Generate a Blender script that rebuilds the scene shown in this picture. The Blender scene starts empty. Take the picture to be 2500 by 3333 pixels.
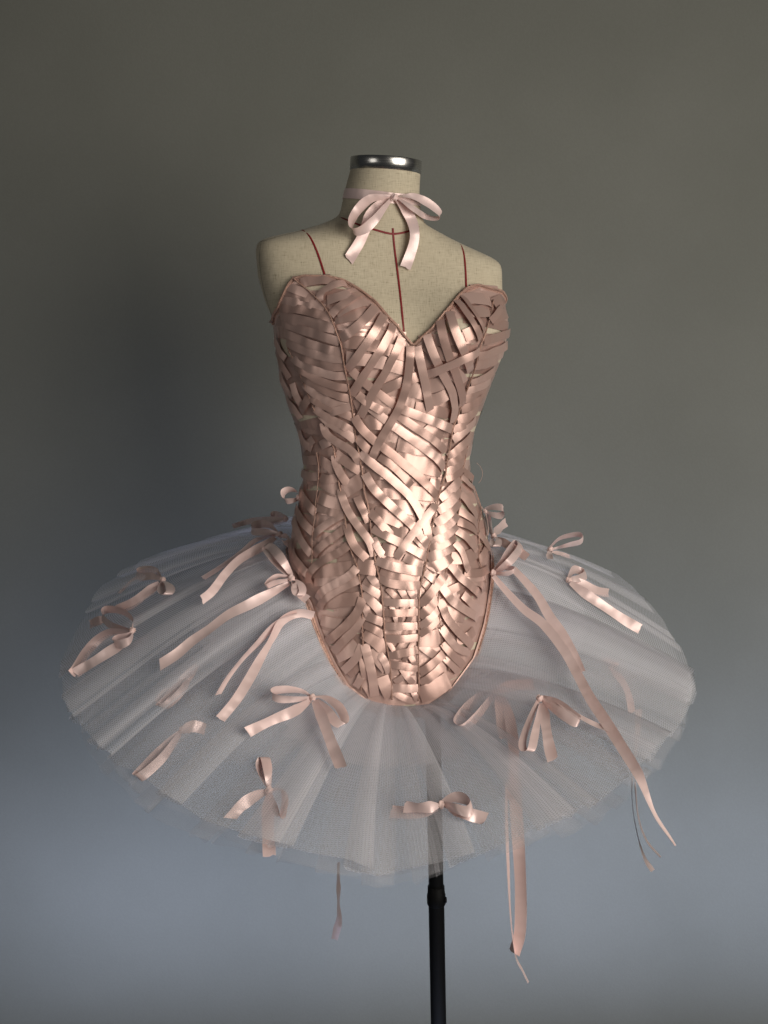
import bpy, math, random
import numpy as np
from mathutils import Vector, Matrix
from mathutils.bvhtree import BVHTree

random.seed(7); np.random.seed(7)
R = math.radians
sc = bpy.context.scene

# ------------------------------------------------------------------ camera
W_PX, H_PX = 2500.0, 3333.0
F_PX = 3986.0
CAM = np.array([0.0, -1.9, 1.76])
PITCH, ROLL = 10.0, -1.4
cam_d = bpy.data.cameras.new('camera')
cam = bpy.data.objects.new('camera', cam_d)
sc.collection.objects.link(cam)
cam_d.sensor_fit = 'VERTICAL'
cam_d.sensor_height = 36.0
cam_d.lens = 36.0 * F_PX / H_PX
cam_d.clip_start = 0.05; cam_d.clip_end = 50
rot = (Matrix.Rotation(R(90 - PITCH), 3, 'X') @ Matrix.Rotation(R(ROLL), 3, 'Z'))
cam.matrix_world = Matrix.Translation(Vector(CAM)) @ rot.to_4x4()
sc.camera = cam
RM = np.array(rot)

# ------------------------------------------------------------------ world, lamps, exposure
w = bpy.data.worlds.new('World'); sc.world = w; w.use_nodes = True
bg = w.node_tree.nodes['Background']
bg.inputs[0].default_value = (0.92, 0.95, 1.0, 1); bg.inputs[1].default_value = 0.025

def area(name, loc, target, sx, sy, power, col, spread=180):
    l = bpy.data.lights.new(name, 'AREA'); l.shape = 'RECTANGLE'
    l.size, l.size_y, l.energy, l.color = sx, sy, power, col; l.spread = R(spread)
    o = bpy.data.objects.new(name, l); sc.collection.objects.link(o)
    o.location = loc
    o.rotation_euler = (Vector(target) - Vector(loc)).to_track_quat('-Z', 'Y').to_euler()
    return o
area('window_light', (1.65, -1.85, 1.80), (-0.25, 0.3, 1.05), 1.7, 1.9, 33, (1.0, 0.935, 0.84), 130)
area('low_wall_fill', (0.25, -0.10, 0.20), (0.25, 0.56, 0.64), 2.6, 0.25, 8.6, (0.60, 0.70, 1.0), 95)  # added cool strip below the skirt, out of view, to turn the lower wall bluish
area('left_fill_light', (-1.75, -1.95, 1.95), (0.0, 0.0, 1.40), 0.9, 1.2, 4.0, (1.0, 0.95, 0.88), 150)  # added fill lamp from the left, puts sheen on the left cup

sc.view_settings.view_transform = 'Standard'
sc.view_settings.look = 'None'
sc.view_settings.exposure = 0.05
sc.view_settings.gamma = 1.0
sc.view_settings.use_curve_mapping = False
sc.cycles.use_denoising = True
sc.cycles.max_bounces = 10
sc.cycles.diffuse_bounces = 4
sc.cycles.glossy_bounces = 3
sc.cycles.transmission_bounces = 6
sc.cycles.transparent_max_bounces = 36

# ------------------------------------------------------------------ picture <-> place
K = 2500.0 / 1659.0
FR = {'d': (0, 0, K), 's': (0, 0, 1.0),
      '1': (800, 450, .5425), '4': (200, 1550, .5425), '5': (1400, 1550, .5425),
      '6': (200, 2150, .6329), '7': (1150, 2150, .6631),
      'A': (880, 880, 1 / 3), 'B': (1150, 880, 1 / 3), 'C': (880, 1350, 1 / 3),
      'D': (1150, 1350, 1 / 3), 'E': (900, 1800, 1 / 3), 'F': (1150, 1800, 1 / 3)}

def src(fr, p):
    x0, y0, s = FR[fr]
    return (x0 + p[0] * s, y0 + p[1] * s)

def ray(px):
    d = np.array([(px[0] - W_PX / 2) / F_PX, -(px[1] - H_PX / 2) / F_PX, -1.0])
    d = RM @ d
    return d / np.linalg.norm(d)

def at_y(px, Y):
    d = ray(px)
    return CAM + d * ((Y - CAM[1]) / d[1])

def project(P):
    q = (np.asarray(P) - CAM) @ RM
    return np.stack([W_PX / 2 + F_PX * q[..., 0] / -q[..., 2], H_PX / 2 - F_PX * q[..., 1] / -q[..., 2]], -1)

def crom(pts, n):
    """Catmull-Rom through pts (k x m), n samples, even in chord length"""
    p = np.asarray(pts, float)
    if len(p) == 2:
        return p[0] + (p[1] - p[0]) * np.linspace(0, 1, n)[:, None]
    q = np.vstack([2 * p[0] - p[1], p, 2 * p[-1] - p[-2]])
    out = []
    for i in range(len(p) - 1):
        a, b, c, d = q[i:i + 4]
        t = np.linspace(0, 1, 24, endpoint=False)[:, None]
        out.append(0.5 * (2 * b + (c - a) * t + (2 * a - 5 * b + 4 * c - d) * t ** 2 + (3 * b - a - 3 * c + d) * t ** 3))
    out = np.vstack(out + [p[-1:]])
    L = np.concatenate([[0], np.cumsum(np.linalg.norm(np.diff(out[:, :2], axis=0), axis=1))])
    s = np.linspace(0, L[-1], n)
    return np.stack([np.interp(s, L, out[:, j]) for j in range(p.shape[1])], -1)

# ------------------------------------------------------------------ object helpers
def mesh_obj(name, verts, faces, mat, parent=None, uvs=None, smooth=True):
    me = bpy.data.meshes.new(name)
    me.from_pydata([tuple(map(float, v)) for v in verts], [], faces)
    if uvs is not None:
        lay = me.uv_layers.new(name='UVMap')
        idx = np.empty(len(me.loops), int); me.loops.foreach_get('vertex_index', idx)
        lay.data.foreach_set('uv', np.asarray(uvs, float)[idx].ravel())
    if smooth:
        me.polygons.foreach_set('use_smooth', [True] * len(me.polygons))
    me.materials.append(mat)
    o = bpy.data.objects.new(name, me); sc.collection.objects.link(o)
    if parent is not None:
        o.parent = parent
        o.matrix_parent_inverse = parent.matrix_world.inverted()
    return o

def grid_faces(nu, nv, wrap_u=False):
    f = []
    for i in range(nu if wrap_u else nu - 1):
        i2 = (i + 1) % nu
        for j in range(nv - 1):
            f.append((i * nv + j, i2 * nv + j, i2 * nv + j + 1, i * nv + j + 1))
    return f

def empty(name, loc, parent=None, **props):
    o = bpy.data.objects.new(name, None); sc.collection.objects.link(o)
    o.location = tuple(map(float, loc)); o.empty_display_size = 0.05
    o.matrix_world = Matrix.Translation(Vector(tuple(map(float, loc))))
    if parent is not None:
        o.parent = parent
        o.matrix_parent_inverse = parent.matrix_world.inverted()
    for k, v in props.items():
        o[k] = v
    return o

def tube(name, pts, rad, mat, parent, seg=8, closed=False):
    p = np.asarray(pts, float); n = len(p)
    rad = np.broadcast_to(np.asarray(rad, float), (n,))
    tan = np.gradient(p, axis=0) if not closed else np.roll(p, -1, 0) - np.roll(p, 1, 0)
    tan /= np.linalg.norm(tan, axis=1)[:, None] + 1e-9
    up = np.array([0.13, -0.9, 0.4]); verts = []; uvs = []
    for i in range(n):
        a = np.cross(tan[i], up); a /= np.linalg.norm(a) + 1e-9
        b = np.cross(tan[i], a)
        for j in range(seg):
            t = 2 * math.pi * j / seg
            verts.append(p[i] + rad[i] * (a * math.cos(t) + b * math.sin(t)))
            uvs.append((j / seg, i * 0.01))
    f = []
    for i in range(n if closed else n - 1):
        i2 = (i + 1) % n
        for j in range(seg):
            f.append((i * seg + j, i * seg + (j + 1) % seg, i2 * seg + (j + 1) % seg, i2 * seg + j))
    if not closed:
        f.append(tuple(range(seg - 1, -1, -1))); f.append(tuple(range((n - 1) * seg, n * seg)))
    return mesh_obj(name, verts, f, mat, parent, uvs)

# ------------------------------------------------------------------ materials
def new_mat(name):
    m = bpy.data.materials.new(name); m.use_nodes = True
    nt = m.node_tree; nt.nodes.clear()
    out = nt.nodes.new('ShaderNodeOutputMaterial')
    return m, nt, out

def N(nt, typ, **kw):
    n = nt.nodes.new(typ)
    for k, v in kw.items():
        if k.startswith('i_'):
            n.inputs[k[2:].replace('_', ' ')].default_value = v
        else:
            setattr(n, k, v)
    return n

def ramp(nt, fac, stops):
    r = nt.nodes.new('ShaderNodeValToRGB')
    el = r.color_ramp.elements
    while len(el) < len(stops): el.new(0.5)
    for e, (p, c) in zip(el, stops):
        e.position = p; e.color = (*c, 1)
    nt.links.new(fac, r.inputs[0])
    return r.outputs[0]

def mix_col(nt, fac, a, b, mode='MIX'):
    m = nt.nodes.new('ShaderNodeMix'); m.data_type = 'RGBA'; m.blend_type = mode
    for s, v in ((0, fac), (6, a), (7, b)):
        if hasattr(v, 'links'): nt.links.new(v, m.inputs[s])
        elif s == 0: m.inputs[0].default_value = v
        else: m.inputs[s].default_value = (*v, 1)
    return m.outputs[2]

def satin_mat(name, base, dark, metallic=0.32, rough=0.36):
    m, nt, out = new_mat(name)
    b = N(nt, 'ShaderNodeBsdfPrincipled')
    info = N(nt, 'ShaderNodeObjectInfo')
    uv = N(nt, 'ShaderNodeUVMap')
    mp = N(nt, 'ShaderNodeMapping'); mp.inputs['Scale'].default_value = (14, 36, 1)
    nt.links.new(uv.outputs[0], mp.inputs[0])
    off = N(nt, 'ShaderNodeVectorMath', operation='ADD')
    nt.links.new(mp.outputs[0], off.inputs[0])
    sx = N(nt, 'ShaderNodeMath', operation='MULTIPLY'); sx.inputs[1].default_value = 57.0
    nt.links.new(info.outputs['Random'], sx.inputs[0]); nt.links.new(sx.outputs[0], off.inputs[1])
    n1 = N(nt, 'ShaderNodeTexNoise'); n1.inputs['Scale'].default_value = 1.0; n1.inputs['Detail'].default_value = 1
    nt.links.new(off.outputs[0], n1.inputs['Vector'])
    col = ramp(nt, info.outputs['Random'], [(0, dark), (1, base)])
    col2 = mix_col(nt, n1.outputs[0], col, (0.95, 0.92, 0.90), 'MULTIPLY')
    nt.links.new(col2, b.inputs['Base Color'])
    # fine floats of the weave, across the ribbon
    mp2 = N(nt, 'ShaderNodeMapping'); mp2.inputs['Scale'].default_value = (420, 2600, 1)
    nt.links.new(uv.outputs[0], mp2.inputs[0])
    n2 = N(nt, 'ShaderNodeTexNoise'); n2.inputs['Scale'].default_value = 1.0; n2.inputs['Detail'].default_value = 2
    nt.links.new(mp2.outputs[0], n2.inputs['Vector'])
    bu = N(nt, 'ShaderNodeBump'); bu.inputs['Strength'].default_value = 0.8; bu.inputs['Distance'].default_value = 0.0042
    nt.links.new(n1.outputs[0], bu.inputs['Height'])
    bu2 = N(nt, 'ShaderNodeBump'); bu2.inputs['Strength'].default_value = 0.12; bu2.inputs['Distance'].default_value = 0.0004
    nt.links.new(n2.outputs[0], bu2.inputs['Height']); nt.links.new(bu.outputs[0], bu2.inputs['Normal'])
    nt.links.new(bu2.outputs[0], b.inputs['Normal'])
    b.inputs['Metallic'].default_value = metallic
    b.inputs['Roughness'].default_value = rough
    b.inputs['Anisotropic'].default_value = 0.75
    b.inputs['Specular IOR Level'].default_value = 0.6
    b.inputs['Sheen Weight'].default_value = 0.15
    tg = N(nt, 'ShaderNodeTangent', direction_type='UV_MAP')
    nt.links.new(tg.outputs[0], b.inputs['Tangent'])
    nt.links.new(b.outputs[0], out.inputs[0])
    return m

M_SATIN = satin_mat('satin_pink', (0.79, 0.55, 0.485), (0.54, 0.35, 0.30), 0.52, 0.38)  # random tone per ribbon stands in for shading that changes with its tilt
M_SATIN_BOW = satin_mat('satin_bow', (0.84, 0.66, 0.64), (0.80, 0.61, 0.585), 0.25, 0.38)
M_KNOT = satin_mat('satin_knot', (0.80, 0.60, 0.57), (0.76, 0.56, 0.52), 0.1, 0.6)
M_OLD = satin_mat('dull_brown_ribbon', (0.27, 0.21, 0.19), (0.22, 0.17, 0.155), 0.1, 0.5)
M_GREY_RIB = satin_mat('grey_pink_ribbon', (0.48, 0.39, 0.385), (0.42, 0.34, 0.335), 0.2, 0.42)
M_BIND = satin_mat('satin_binding', (0.60, 0.36, 0.28), (0.56, 0.33, 0.25), 0.2, 0.42)

def plain(name, col, rough=0.6, metallic=0.0, **kw):
    m, nt, out = new_mat(name)
    b = N(nt, 'ShaderNodeBsdfPrincipled')
    b.inputs['Base Color'].default_value = (*col, 1)
    b.inputs['Roughness'].default_value = rough
    b.inputs['Metallic'].default_value = metallic
    b.inputs['Specular IOR Level'].default_value = kw.get('spec', .5)
    n = N(nt, 'ShaderNodeTexNoise'); n.inputs['Scale'].default_value = kw.get('scale', 60)
    n.inputs['Detail'].default_value = 4
    tc = N(nt, 'ShaderNodeTexCoord'); nt.links.new(tc.outputs['Object'], n.inputs['Vector'])
    c = ramp(nt, n.outputs[0], [(0.3, tuple(x * (1 - kw.get('var', .12)) for x in col)), (0.7, tuple(min(1, x * (1 + kw.get('var', .12))) for x in col))])
    nt.links.new(c, b.inputs['Base Color'])
    bu = N(nt, 'ShaderNodeBump'); bu.inputs['Strength'].default_value = kw.get('bump', .15); bu.inputs['Distance'].default_value = 0.002
    nt.links.new(n.outputs[0], bu.inputs['Height']); nt.links.new(bu.outputs[0], b.inputs['Normal'])
    nt.links.new(b.outputs[0], out.inputs[0])
    return m

M_LINING = plain('cream_lining', (0.58, 0.505, 0.39), 0.55, scale=300, var=.06)
M_TAPE = plain('red_tape', (0.20, 0.010, 0.012), 0.55, scale=400, var=.2)
M_PINKTHREAD = plain('stitch_thread', (0.66, 0.42, 0.33), 0.5, scale=500)
M_BLACK = plain('black_pole_paint', (0.003, 0.003, 0.0032), 0.6, spec=.12, scale=120, bump=.05)
M_SEAM = plain('seam_thread', (0.22, 0.20, 0.15), 0.8, scale=400)

def linen_mat():
    m, nt, out = new_mat('linen')
    b = N(nt, 'ShaderNodeBsdfPrincipled')
    tc = N(nt, 'ShaderNodeTexCoord')
    heights = []; cols = None
    for sc_, seed in (((900, 1, 70), 0), ((70, 1, 900), 5)):
        mp = N(nt, 'ShaderNodeMapping'); mp.inputs['Scale'].default_value = sc_; mp.inputs['Location'].default_value = (seed, seed, seed)
        nt.links.new(tc.outputs['Object'], mp.inputs[0])
        n = N(nt, 'ShaderNodeTexNoise'); n.inputs['Scale'].default_value = 1.0; n.inputs['Detail'].default_value = 2.5
        n.inputs['Roughness'].default_value = .65
        nt.links.new(mp.outputs[0], n.inputs['Vector']); heights.append(n.outputs[0])
    a = N(nt, 'ShaderNodeMath', operation='ADD'); nt.links.new(heights[0], a.inputs[0]); nt.links.new(heights[1], a.inputs[1])
    h = N(nt, 'ShaderNodeMath', operation='MULTIPLY'); h.inputs[1].default_value = .5; nt.links.new(a.outputs[0], h.inputs[0])
    big = N(nt, 'ShaderNodeTexNoise'); big.inputs['Scale'].default_value = 14; big.inputs['Detail'].default_value = 3
    nt.links.new(tc.outputs['Object'], big.inputs['Vector'])
    c = ramp(nt, h.outputs[0], [(0.35, (0.21, 0.175, 0.12)), (0.44, (0.47, 0.41, 0.30)), (0.58, (0.56, 0.495, 0.37)), (0.75, (0.63, 0.56, 0.43))])
    c = mix_col(nt, ramp(nt, big.outputs[0], [(.35, (0, 0, 0)), (.7, (.35, .35, .35))]), c, (0.49, 0.42, 0.30))
    nt.links.new(c, b.inputs['Base Color'])
    b.inputs['Roughness'].default_value = .85
    b.inputs['Sheen Weight'].default_value = .1
    bu = N(nt, 'ShaderNodeBump'); bu.inputs['Strength'].default_value = .25; bu.inputs['Distance'].default_value = .001
    nt.links.new(h.outputs[0], bu.inputs['Height']); nt.links.new(bu.outputs[0], b.inputs['Normal'])
    nt.links.new(b.outputs[0], out.inputs[0])
    return m
M_LINEN = linen_mat()

def metal_mat():
    m, nt, out = new_mat('brushed_steel')
    b = N(nt, 'ShaderNodeBsdfPrincipled')
    b.inputs['Base Color'].default_value = (0.55, 0.54, 0.52, 1); b.inputs['Metallic'].default_value = 1
    tc = N(nt, 'ShaderNodeTexCoord'); mp = N(nt, 'ShaderNodeMapping'); mp.inputs['Scale'].default_value = (8, 8, 900)
    nt.links.new(tc.outputs['Object'], mp.inputs[0])
    n = N(nt, 'ShaderNodeTexNoise'); n.inputs['Scale'].default_value = 1.5; n.inputs['Detail'].default_value = 3
    nt.links.new(mp.outputs[0], n.inputs['Vector'])
    r = N(nt, 'ShaderNodeMapRange'); r.inputs[3].default_value = .16; r.inputs[4].default_value = .34
    nt.links.new(n.outputs[0], r.inputs[0]); nt.links.new(r.outputs[0], b.inputs['Roughness'])
    bu = N(nt, 'ShaderNodeBump'); bu.inputs['Strength'].default_value = .05; bu.inputs['Distance'].default_value = .001
    nt.links.new(n.outputs[0], bu.inputs['Height']); nt.links.new(bu.outputs[0], b.inputs['Normal'])
    nt.links.new(b.outputs[0], out.inputs[0])
    return m
M_METAL = metal_mat()

def tulle_mat(name, alpha, col):
    m, nt, out = new_mat(name)
    uv = N(nt, 'ShaderNodeUVMap')
    mp = N(nt, 'ShaderNodeMapping'); mp.inputs['Scale'].default_value = (1.0, 1.0, 1.0)
    nt.links.new(uv.outputs[0], mp.inputs[0])
    sep = N(nt, 'ShaderNodeSeparateXYZ'); nt.links.new(mp.outputs[0], sep.inputs[0])
    def mth(op, *a):
        n = N(nt, 'ShaderNodeMath', operation=op)
        for i, v in enumerate(a):
            if hasattr(v, 'links'): nt.links.new(v, n.inputs[i])
            else: n.inputs[i].default_value = v
        return n.outputs[0]
    # hexagonal net: three crossing sets of threads
    u, v = sep.outputs[0], sep.outputs[1]
    kf = 2 * math.pi / .0030
    w1 = mth('SINE', mth('MULTIPLY', u, kf))
    w2 = mth('SINE', mth('MULTIPLY', mth('ADD', mth('MULTIPLY', u, .5), mth('MULTIPLY', v, .866)), kf))
    w3 = mth('SINE', mth('MULTIPLY', mth('ADD', mth('MULTIPLY', u, -.5), mth('MULTIPLY', v, .866)), kf))
    sm = mth('ADD', mth('ADD', w1, w2), w3)
    al = N(nt, 'ShaderNodeMath', operation='MULTIPLY_ADD'); al.inputs[1].default_value = alpha * .11; al.inputs[2].default_value = alpha
    al.use_clamp = True
    nt.links.new(sm, al.inputs[0])
    d = N(nt, 'ShaderNodeBsdfDiffuse'); d.inputs[0].default_value = (*col, 1)
    t = N(nt, 'ShaderNodeBsdfTranslucent'); t.inputs[0].default_value = (*col, 1)
    mx = N(nt, 'ShaderNodeMixShader'); mx.inputs[0].default_value = .42
    nt.links.new(d.outputs[0], mx.inputs[1]); nt.links.new(t.outputs[0], mx.inputs[2])
    tr = N(nt, 'ShaderNodeBsdfTransparent')
    ms = N(nt, 'ShaderNodeMixShader'); nt.links.new(al.outputs[0], ms.inputs[0])
    nt.links.new(tr.outputs[0], ms.inputs[1]); nt.links.new(mx.outputs[0], ms.inputs[2])
    nt.links.new(ms.outputs[0], out.inputs[0])
    return m
M_TULLE = tulle_mat('white_tulle', 0.28, (0.92, 0.91, 0.95))
M_TULLE_THIN = tulle_mat('white_tulle_under', 0.11, (0.92, 0.91, 0.95))

def wall_mat():
    m, nt, out = new_mat('painted_wall')
    b = N(nt, 'ShaderNodeBsdfPrincipled'); b.inputs['Roughness'].default_value = .75
    tc = N(nt, 'ShaderNodeTexCoord')
    n = N(nt, 'ShaderNodeTexNoise'); n.inputs['Scale'].default_value = 2.3; n.inputs['Detail'].default_value = 5
    nt.links.new(tc.outputs['Object'], n.inputs['Vector'])
    c = ramp(nt, n.outputs[0], [(.3, (.137, .141, .121)), (.7, (.165, .169, .148))])
    f = N(nt, 'ShaderNodeTexNoise'); f.inputs['Scale'].default_value = 260; f.inputs['Detail'].default_value = 4
    nt.links.new(tc.outputs['Object'], f.inputs['Vector'])
    c = mix_col(nt, ramp(nt, f.outputs[0], [(.42, (.10, .10, .10)), (.62, (0, 0, 0))]), c, (.105, .10, .087))
    v = N(nt, 'ShaderNodeTexVoronoi'); v.inputs['Scale'].default_value = 2.1
    nt.links.new(tc.outputs['Object'], v.inputs['Vector'])
    c = mix_col(nt, ramp(nt, v.outputs['Distance'], [(.0055, (.7, .7, .7)), (.0085, (0, 0, 0))]), c, (.05, .045, .04))
    nt.links.new(c, b.inputs['Base Color'])
    bu = N(nt, 'ShaderNodeBump'); bu.inputs['Strength'].default_value = .12; bu.inputs['Distance'].default_value = .002
    nt.links.new(f.outputs[0], bu.inputs['Height']); nt.links.new(bu.outputs[0], b.inputs['Normal'])
    nt.links.new(b.outputs[0], out.inputs[0])
    return m
M_WALL = wall_mat()

# ------------------------------------------------------------------ setting: wall
WALL_Y = 0.56
wall = mesh_obj('wall', [(-3, WALL_Y, -0.02), (3, WALL_Y, -0.02), (3, WALL_Y, 2.7), (-3, WALL_Y, 2.7),
                         (-3, WALL_Y + .1, -0.02), (3, WALL_Y + .1, -0.02), (3, WALL_Y + .1, 2.7), (-3, WALL_Y + .1, 2.7)],
                [(0, 1, 2, 3), (5, 4, 7, 6), (3, 2, 6, 7), (1, 0, 4, 5), (0, 3, 7, 4), (2, 1, 5, 6)], M_WALL, smooth=False)
wall['kind'] = 'structure'; wall['label'] = 'plain grey painted wall behind the dress form'

# ------------------------------------------------------------------ dress form surface
YAW = R(12)
#        yL   xL    yR   xR   front  back  exponent
ROWS = [(363, 758, 376, 908, .052, .052, 2.0),
        (400, 748, 410, 906, .053, .054, 2.0),
        (430, 741, 445, 907, .054, .056, 2.0),
        (455, 736, 473, 913, .055, .058, 2.0),
        (468, 731, 486, 920, .056, .060, 2.0),
        (477, 714, 495, 938, .058, .062, 2.05),
        (487, 690, 506, 958, .059, .064, 2.1),
        (498, 656, 522, 990, .060, .066, 2.2),
        (507, 614, 540, 1030, .061, .070, 2.35),
        (515, 578, 556, 1068, .063, .073, 2.5),
        (525, 559, 569, 1084, .065, .076, 2.7),
        (545, 555, 585, 1087, .069, .082, 2.9),
        (600, 560, 625, 1087, .082, .092, 2.8),
        (650, 575, 662, 1090, .097, .100, 2.5),
        (700, 596, 706, 1096, .106, .104, 2.4),
        (760, 602, 765, 1085, .106, .104, 2.3),
        (820, 611, 820, 1062, .099, .100, 2.2),
        (880, 630, 880, 1041, .091, .093, 2.1),
        (940, 652, 935, 1022, .085, .086, 2.1),
        (1000, 660, 995, 1012, .082, .083, 2.1),
        (1040, 659, 1040, 1015, .083, .088, 2.1),
        (1080, 650, 1080, 1030, .088, .098, 2.15),
        (1130, 637, 1130, 1046, .096, .110, 2.2),
        (1190, 630, 1185, 1054, .104, .120, 2.2),
        (1250, 625, 1245, 1058, .109, .124, 2.2),
        (1330, 624, 1330, 1058, .112, .124, 2.2),
        (1450, 628, 1450, 1054, .112, .120, 2.2),
        (1560, 640, 1560, 1040, .104, .112, 2.2)]
rv = np.array([(r[0] + r[2]) / 2 for r in ROWS])
rL = np.array([at_y((r[1] * K, r[0] * K), 0.0) for r in ROWS])
rR = np.array([at_y((r[3] * K, r[2] * K), 0.0) for r in ROWS])
rp = np.array([r[4:] for r in ROWS])
NV = 420
VV = np.linspace(rv[0], rv[-1], NV)
def rowinterp(a):
    a = np.asarray(a, float)
    o = np.stack([np.interp(VV, rv, a[:, j]) for j in range(a.shape[1])], -1)
    k = np.exp(-np.linspace(-2, 2, 9) ** 2); k /= k.sum()
    pad = np.vstack([np.repeat(o[:1], 4, 0), o, np.repeat(o[-1:], 4, 0)])
    return np.stack([np.convolve(pad[:, j], k, 'valid') for j in range(a.shape[1])], -1)
gL, gR, gP = rowinterp(rL), rowinterp(rR), rowinterp(rp)
NU = 360
PHI = np.linspace(-math.pi, math.pi, NU, endpoint=False)      # 0 faces the camera, + to the right
def ring(i):
    c = (gL[i] + gR[i]) / 2; a = np.linalg.norm(gR[i] - gL[i]) / 2
    ex = (gR[i] - gL[i]) / (2 * a)
    bf, bb, n = gP[i]
    th = PHI - YAW                                             # 0 = centre front of the form
    b = np.where(np.cos(th) > 0, bf, bb)
    r = (np.abs(np.sin(th) / a) ** n + np.abs(np.cos(th) / b) ** n) ** (-1 / n)
    lx = r * np.sin(th); ly = -r * np.cos(th)
    bump = .036 * math.exp(-((VV[i] - 712) / (82 if VV[i] < 712 else 95)) ** 2)
    for s in (-1, 1):
        ly -= np.where(np.cos(th) > 0, bump * np.exp(-((lx - s * .082) / .052) ** 2), 0)
    x = lx * math.cos(YAW) - ly * math.sin(YAW); y = lx * math.sin(YAW) + ly * math.cos(YAW)
    x = (x - (x.max() + x.min()) / 2) * (2 * a / (x.max() - x.min()))
    return c + x[:, None] * ex + y[:, None] * np.array([0, 1, 0])
G = np.stack([ring(i) for i in range(NV)], 1)                  # NU x NV x 3
def surf(phi, v):
    u = (np.asarray(phi) + math.pi) / (2 * math.pi) * NU
    i0 = np.floor(u).astype(int); fu = (u - i0)[..., None]; i1 = (i0 + 1) % NU; i0 = i0 % NU
    q = np.clip((np.asarray(v) - VV[0]) / (VV[-1] - VV[0]) * (NV - 1), 0, NV - 1.001)
    j = q.astype(int); fv = (q - j)[..., None]
    return (G[i0, j] * (1 - fu) + G[i1, j] * fu) * (1 - fv) + (G[i0, j + 1] * (1 - fu) + G[i1, j + 1] * fu) * fv
def surf_n(phi, v):
    du = surf(phi + .02, v) - surf(phi - .02, v); dv = surf(phi, np.asarray(v) + 3) - surf(phi, np.asarray(v) - 3)
    n = np.cross(dv, du); n /= np.linalg.norm(n, axis=-1)[..., None] + 1e-12
    return n
if (surf_n(np.array([0.]), np.array([900.]))[0][1]) > 0:
    _sn = surf_n
    def surf_n(phi, v): return -_sn(phi, v)

step = 3
gverts = G[::step, ::2]
bodyV = gverts.reshape(-1, 3); bodyF = grid_faces(gverts.shape[0], gverts.shape[1], True)
BODY = BVHTree.FromPolygons([tuple(v) for v in bodyV], bodyF)
PIXG = project(G[:, ::2])
def phiv(px):
    """front-side surface parameters under a picture point"""
    d = np.linalg.norm(PIXG - np.array(px), axis=-1)
    depth = G[:, ::2, 1]
    i, j = np.unravel_index(np.argmin(d + 60 * np.maximum(depth, 0) * 20), d.shape)
    return PHI[i], VV[::2][j]

def cast(px, tree=None):
    tree = tree or BODY
    d = Vector(ray(px)); o = Vector(CAM)
    h = tree.ray_cast(o, d)
    if h[0] is not None:
        n = h[1]
        if n.dot(d) > 0: n = -n
        return np.array(h[0]), np.array(n), True
    best = None
    for t in np.linspace(1.2, 2.6, 60):
        q = tree.find_nearest(o + d * float(t))
        if best is None or q[3] < best[3]: best = q
    n = Vector(best[1])
    if n.dot(d) > 0.6: n = -n
    return np.array(best[0]), np.array(n), False

base_pt = at_y((945 * K, 2300 * K), 0.03)
dress_form = empty('dress_form', (base_pt[0], base_pt[1], 0.0), label='beige linen dress form on a black pole with a steel neck cap', category='dress form')
tv = G[::2, :int(np.searchsorted(VV, 1345)):2]
torso = mesh_obj('torso', tv.reshape(-1, 3), grid_faces(tv.shape[0], tv.shape[1], True) +
                 [tuple(i * tv.shape[1] + tv.shape[1] - 1 for i in range(tv.shape[0]))], M_LINEN, dress_form)

# steel cap on the neck
cl, cr = at_y((755.5 * K, 366 * K), 0), at_y((909.5 * K, 379 * K), 0)
tl, tr_ = at_y((758 * K, 338.5 * K), 0), at_y((910.5 * K, 349 * K), 0)
cb, ct = (cl + cr) / 2, (tl + tr_) / 2
ra = np.linalg.norm(cr - cl) / 2
axis = (ct - cb); hcap = np.linalg.norm(axis); axis /= hcap
ex = (cr - cl) / np.linalg.norm(cr - cl); ex -= axis * ex.dot(axis); ex /= np.linalg.norm(ex)
ey = np.cross(axis, ex)
prof = [(ra * .97, 0), (ra, .0006), (ra, hcap - .0015), (ra - .0006, hcap - .0004), (ra - .002, hcap), (ra * .95, hcap), (ra * .945, hcap - .003)]
cv, cu = [], []
for i in range(96):
    t = 2 * math.pi * i / 96
    for r_, h_ in prof:
        cv.append(cb + axis * h_ + r_ * (ex * math.cos(t) + ey * math.sin(t)))
neck_cap = mesh_obj('neck_cap', cv, grid_faces(96, len(prof), True), M_METAL, dress_form)
pv = [cb + axis * (hcap - .003)] + [cb + axis * (hcap - .003) + ra * .945 * (ex * math.cos(2 * math.pi * i / 64) + ey * math.sin(2 * math.pi * i / 64)) for i in range(64)]
mesh_obj('cap_plate', pv, [(0, 1 + i, 1 + (i + 1) % 64) for i in range(64)], M_METAL, neck_cap, smooth=False)

# the pole
def on_pole(dx, dy): return at_y((dx * K, dy * K), 0.03)
p_top, p_mid, p_low = on_pole(930, 1560), on_pole(942.5, 1944), on_pole(949, 2330)
vx, vy = p_low[0], 0.03
def lathe(name, prof, x, y, mat, parent, seg=40):
    v = []
    for i in range(seg):
        t = 2 * math.pi * i / seg
        for r_, z in prof: v.append((x + r_ * math.cos(t), y + r_ * math.sin(t), z))
    return mesh_obj(name, v, grid_faces(seg, len(prof), True), mat, parent)
zc = p_mid[2]
px_m = lambda n: n / 1390.0
lathe('upper_pole', [(.0125, zc), (.0125, at_y((940 * K, 1480 * K), 0)[2])], p_mid[0], vy, M_BLACK, dress_form)
lathe('pole', [(.0134, 0.0), (.0134, zc)], p_mid[0], vy, M_BLACK, dress_form)
col_ = lathe('pole_collar', [(.0128, zc + .026), (.0142, zc + .0255), (.0148, zc + .012), (.0158, zc + .010), (.0158, zc - .006), (.0148, zc - .008), (.0136, zc - .0085)], p_mid[0], vy, M_BLACK, dress_form)
kn = [(0, .0), (.005, .0), (.005, .004), (.004, .005), (0, .005)]
kv = []
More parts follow.
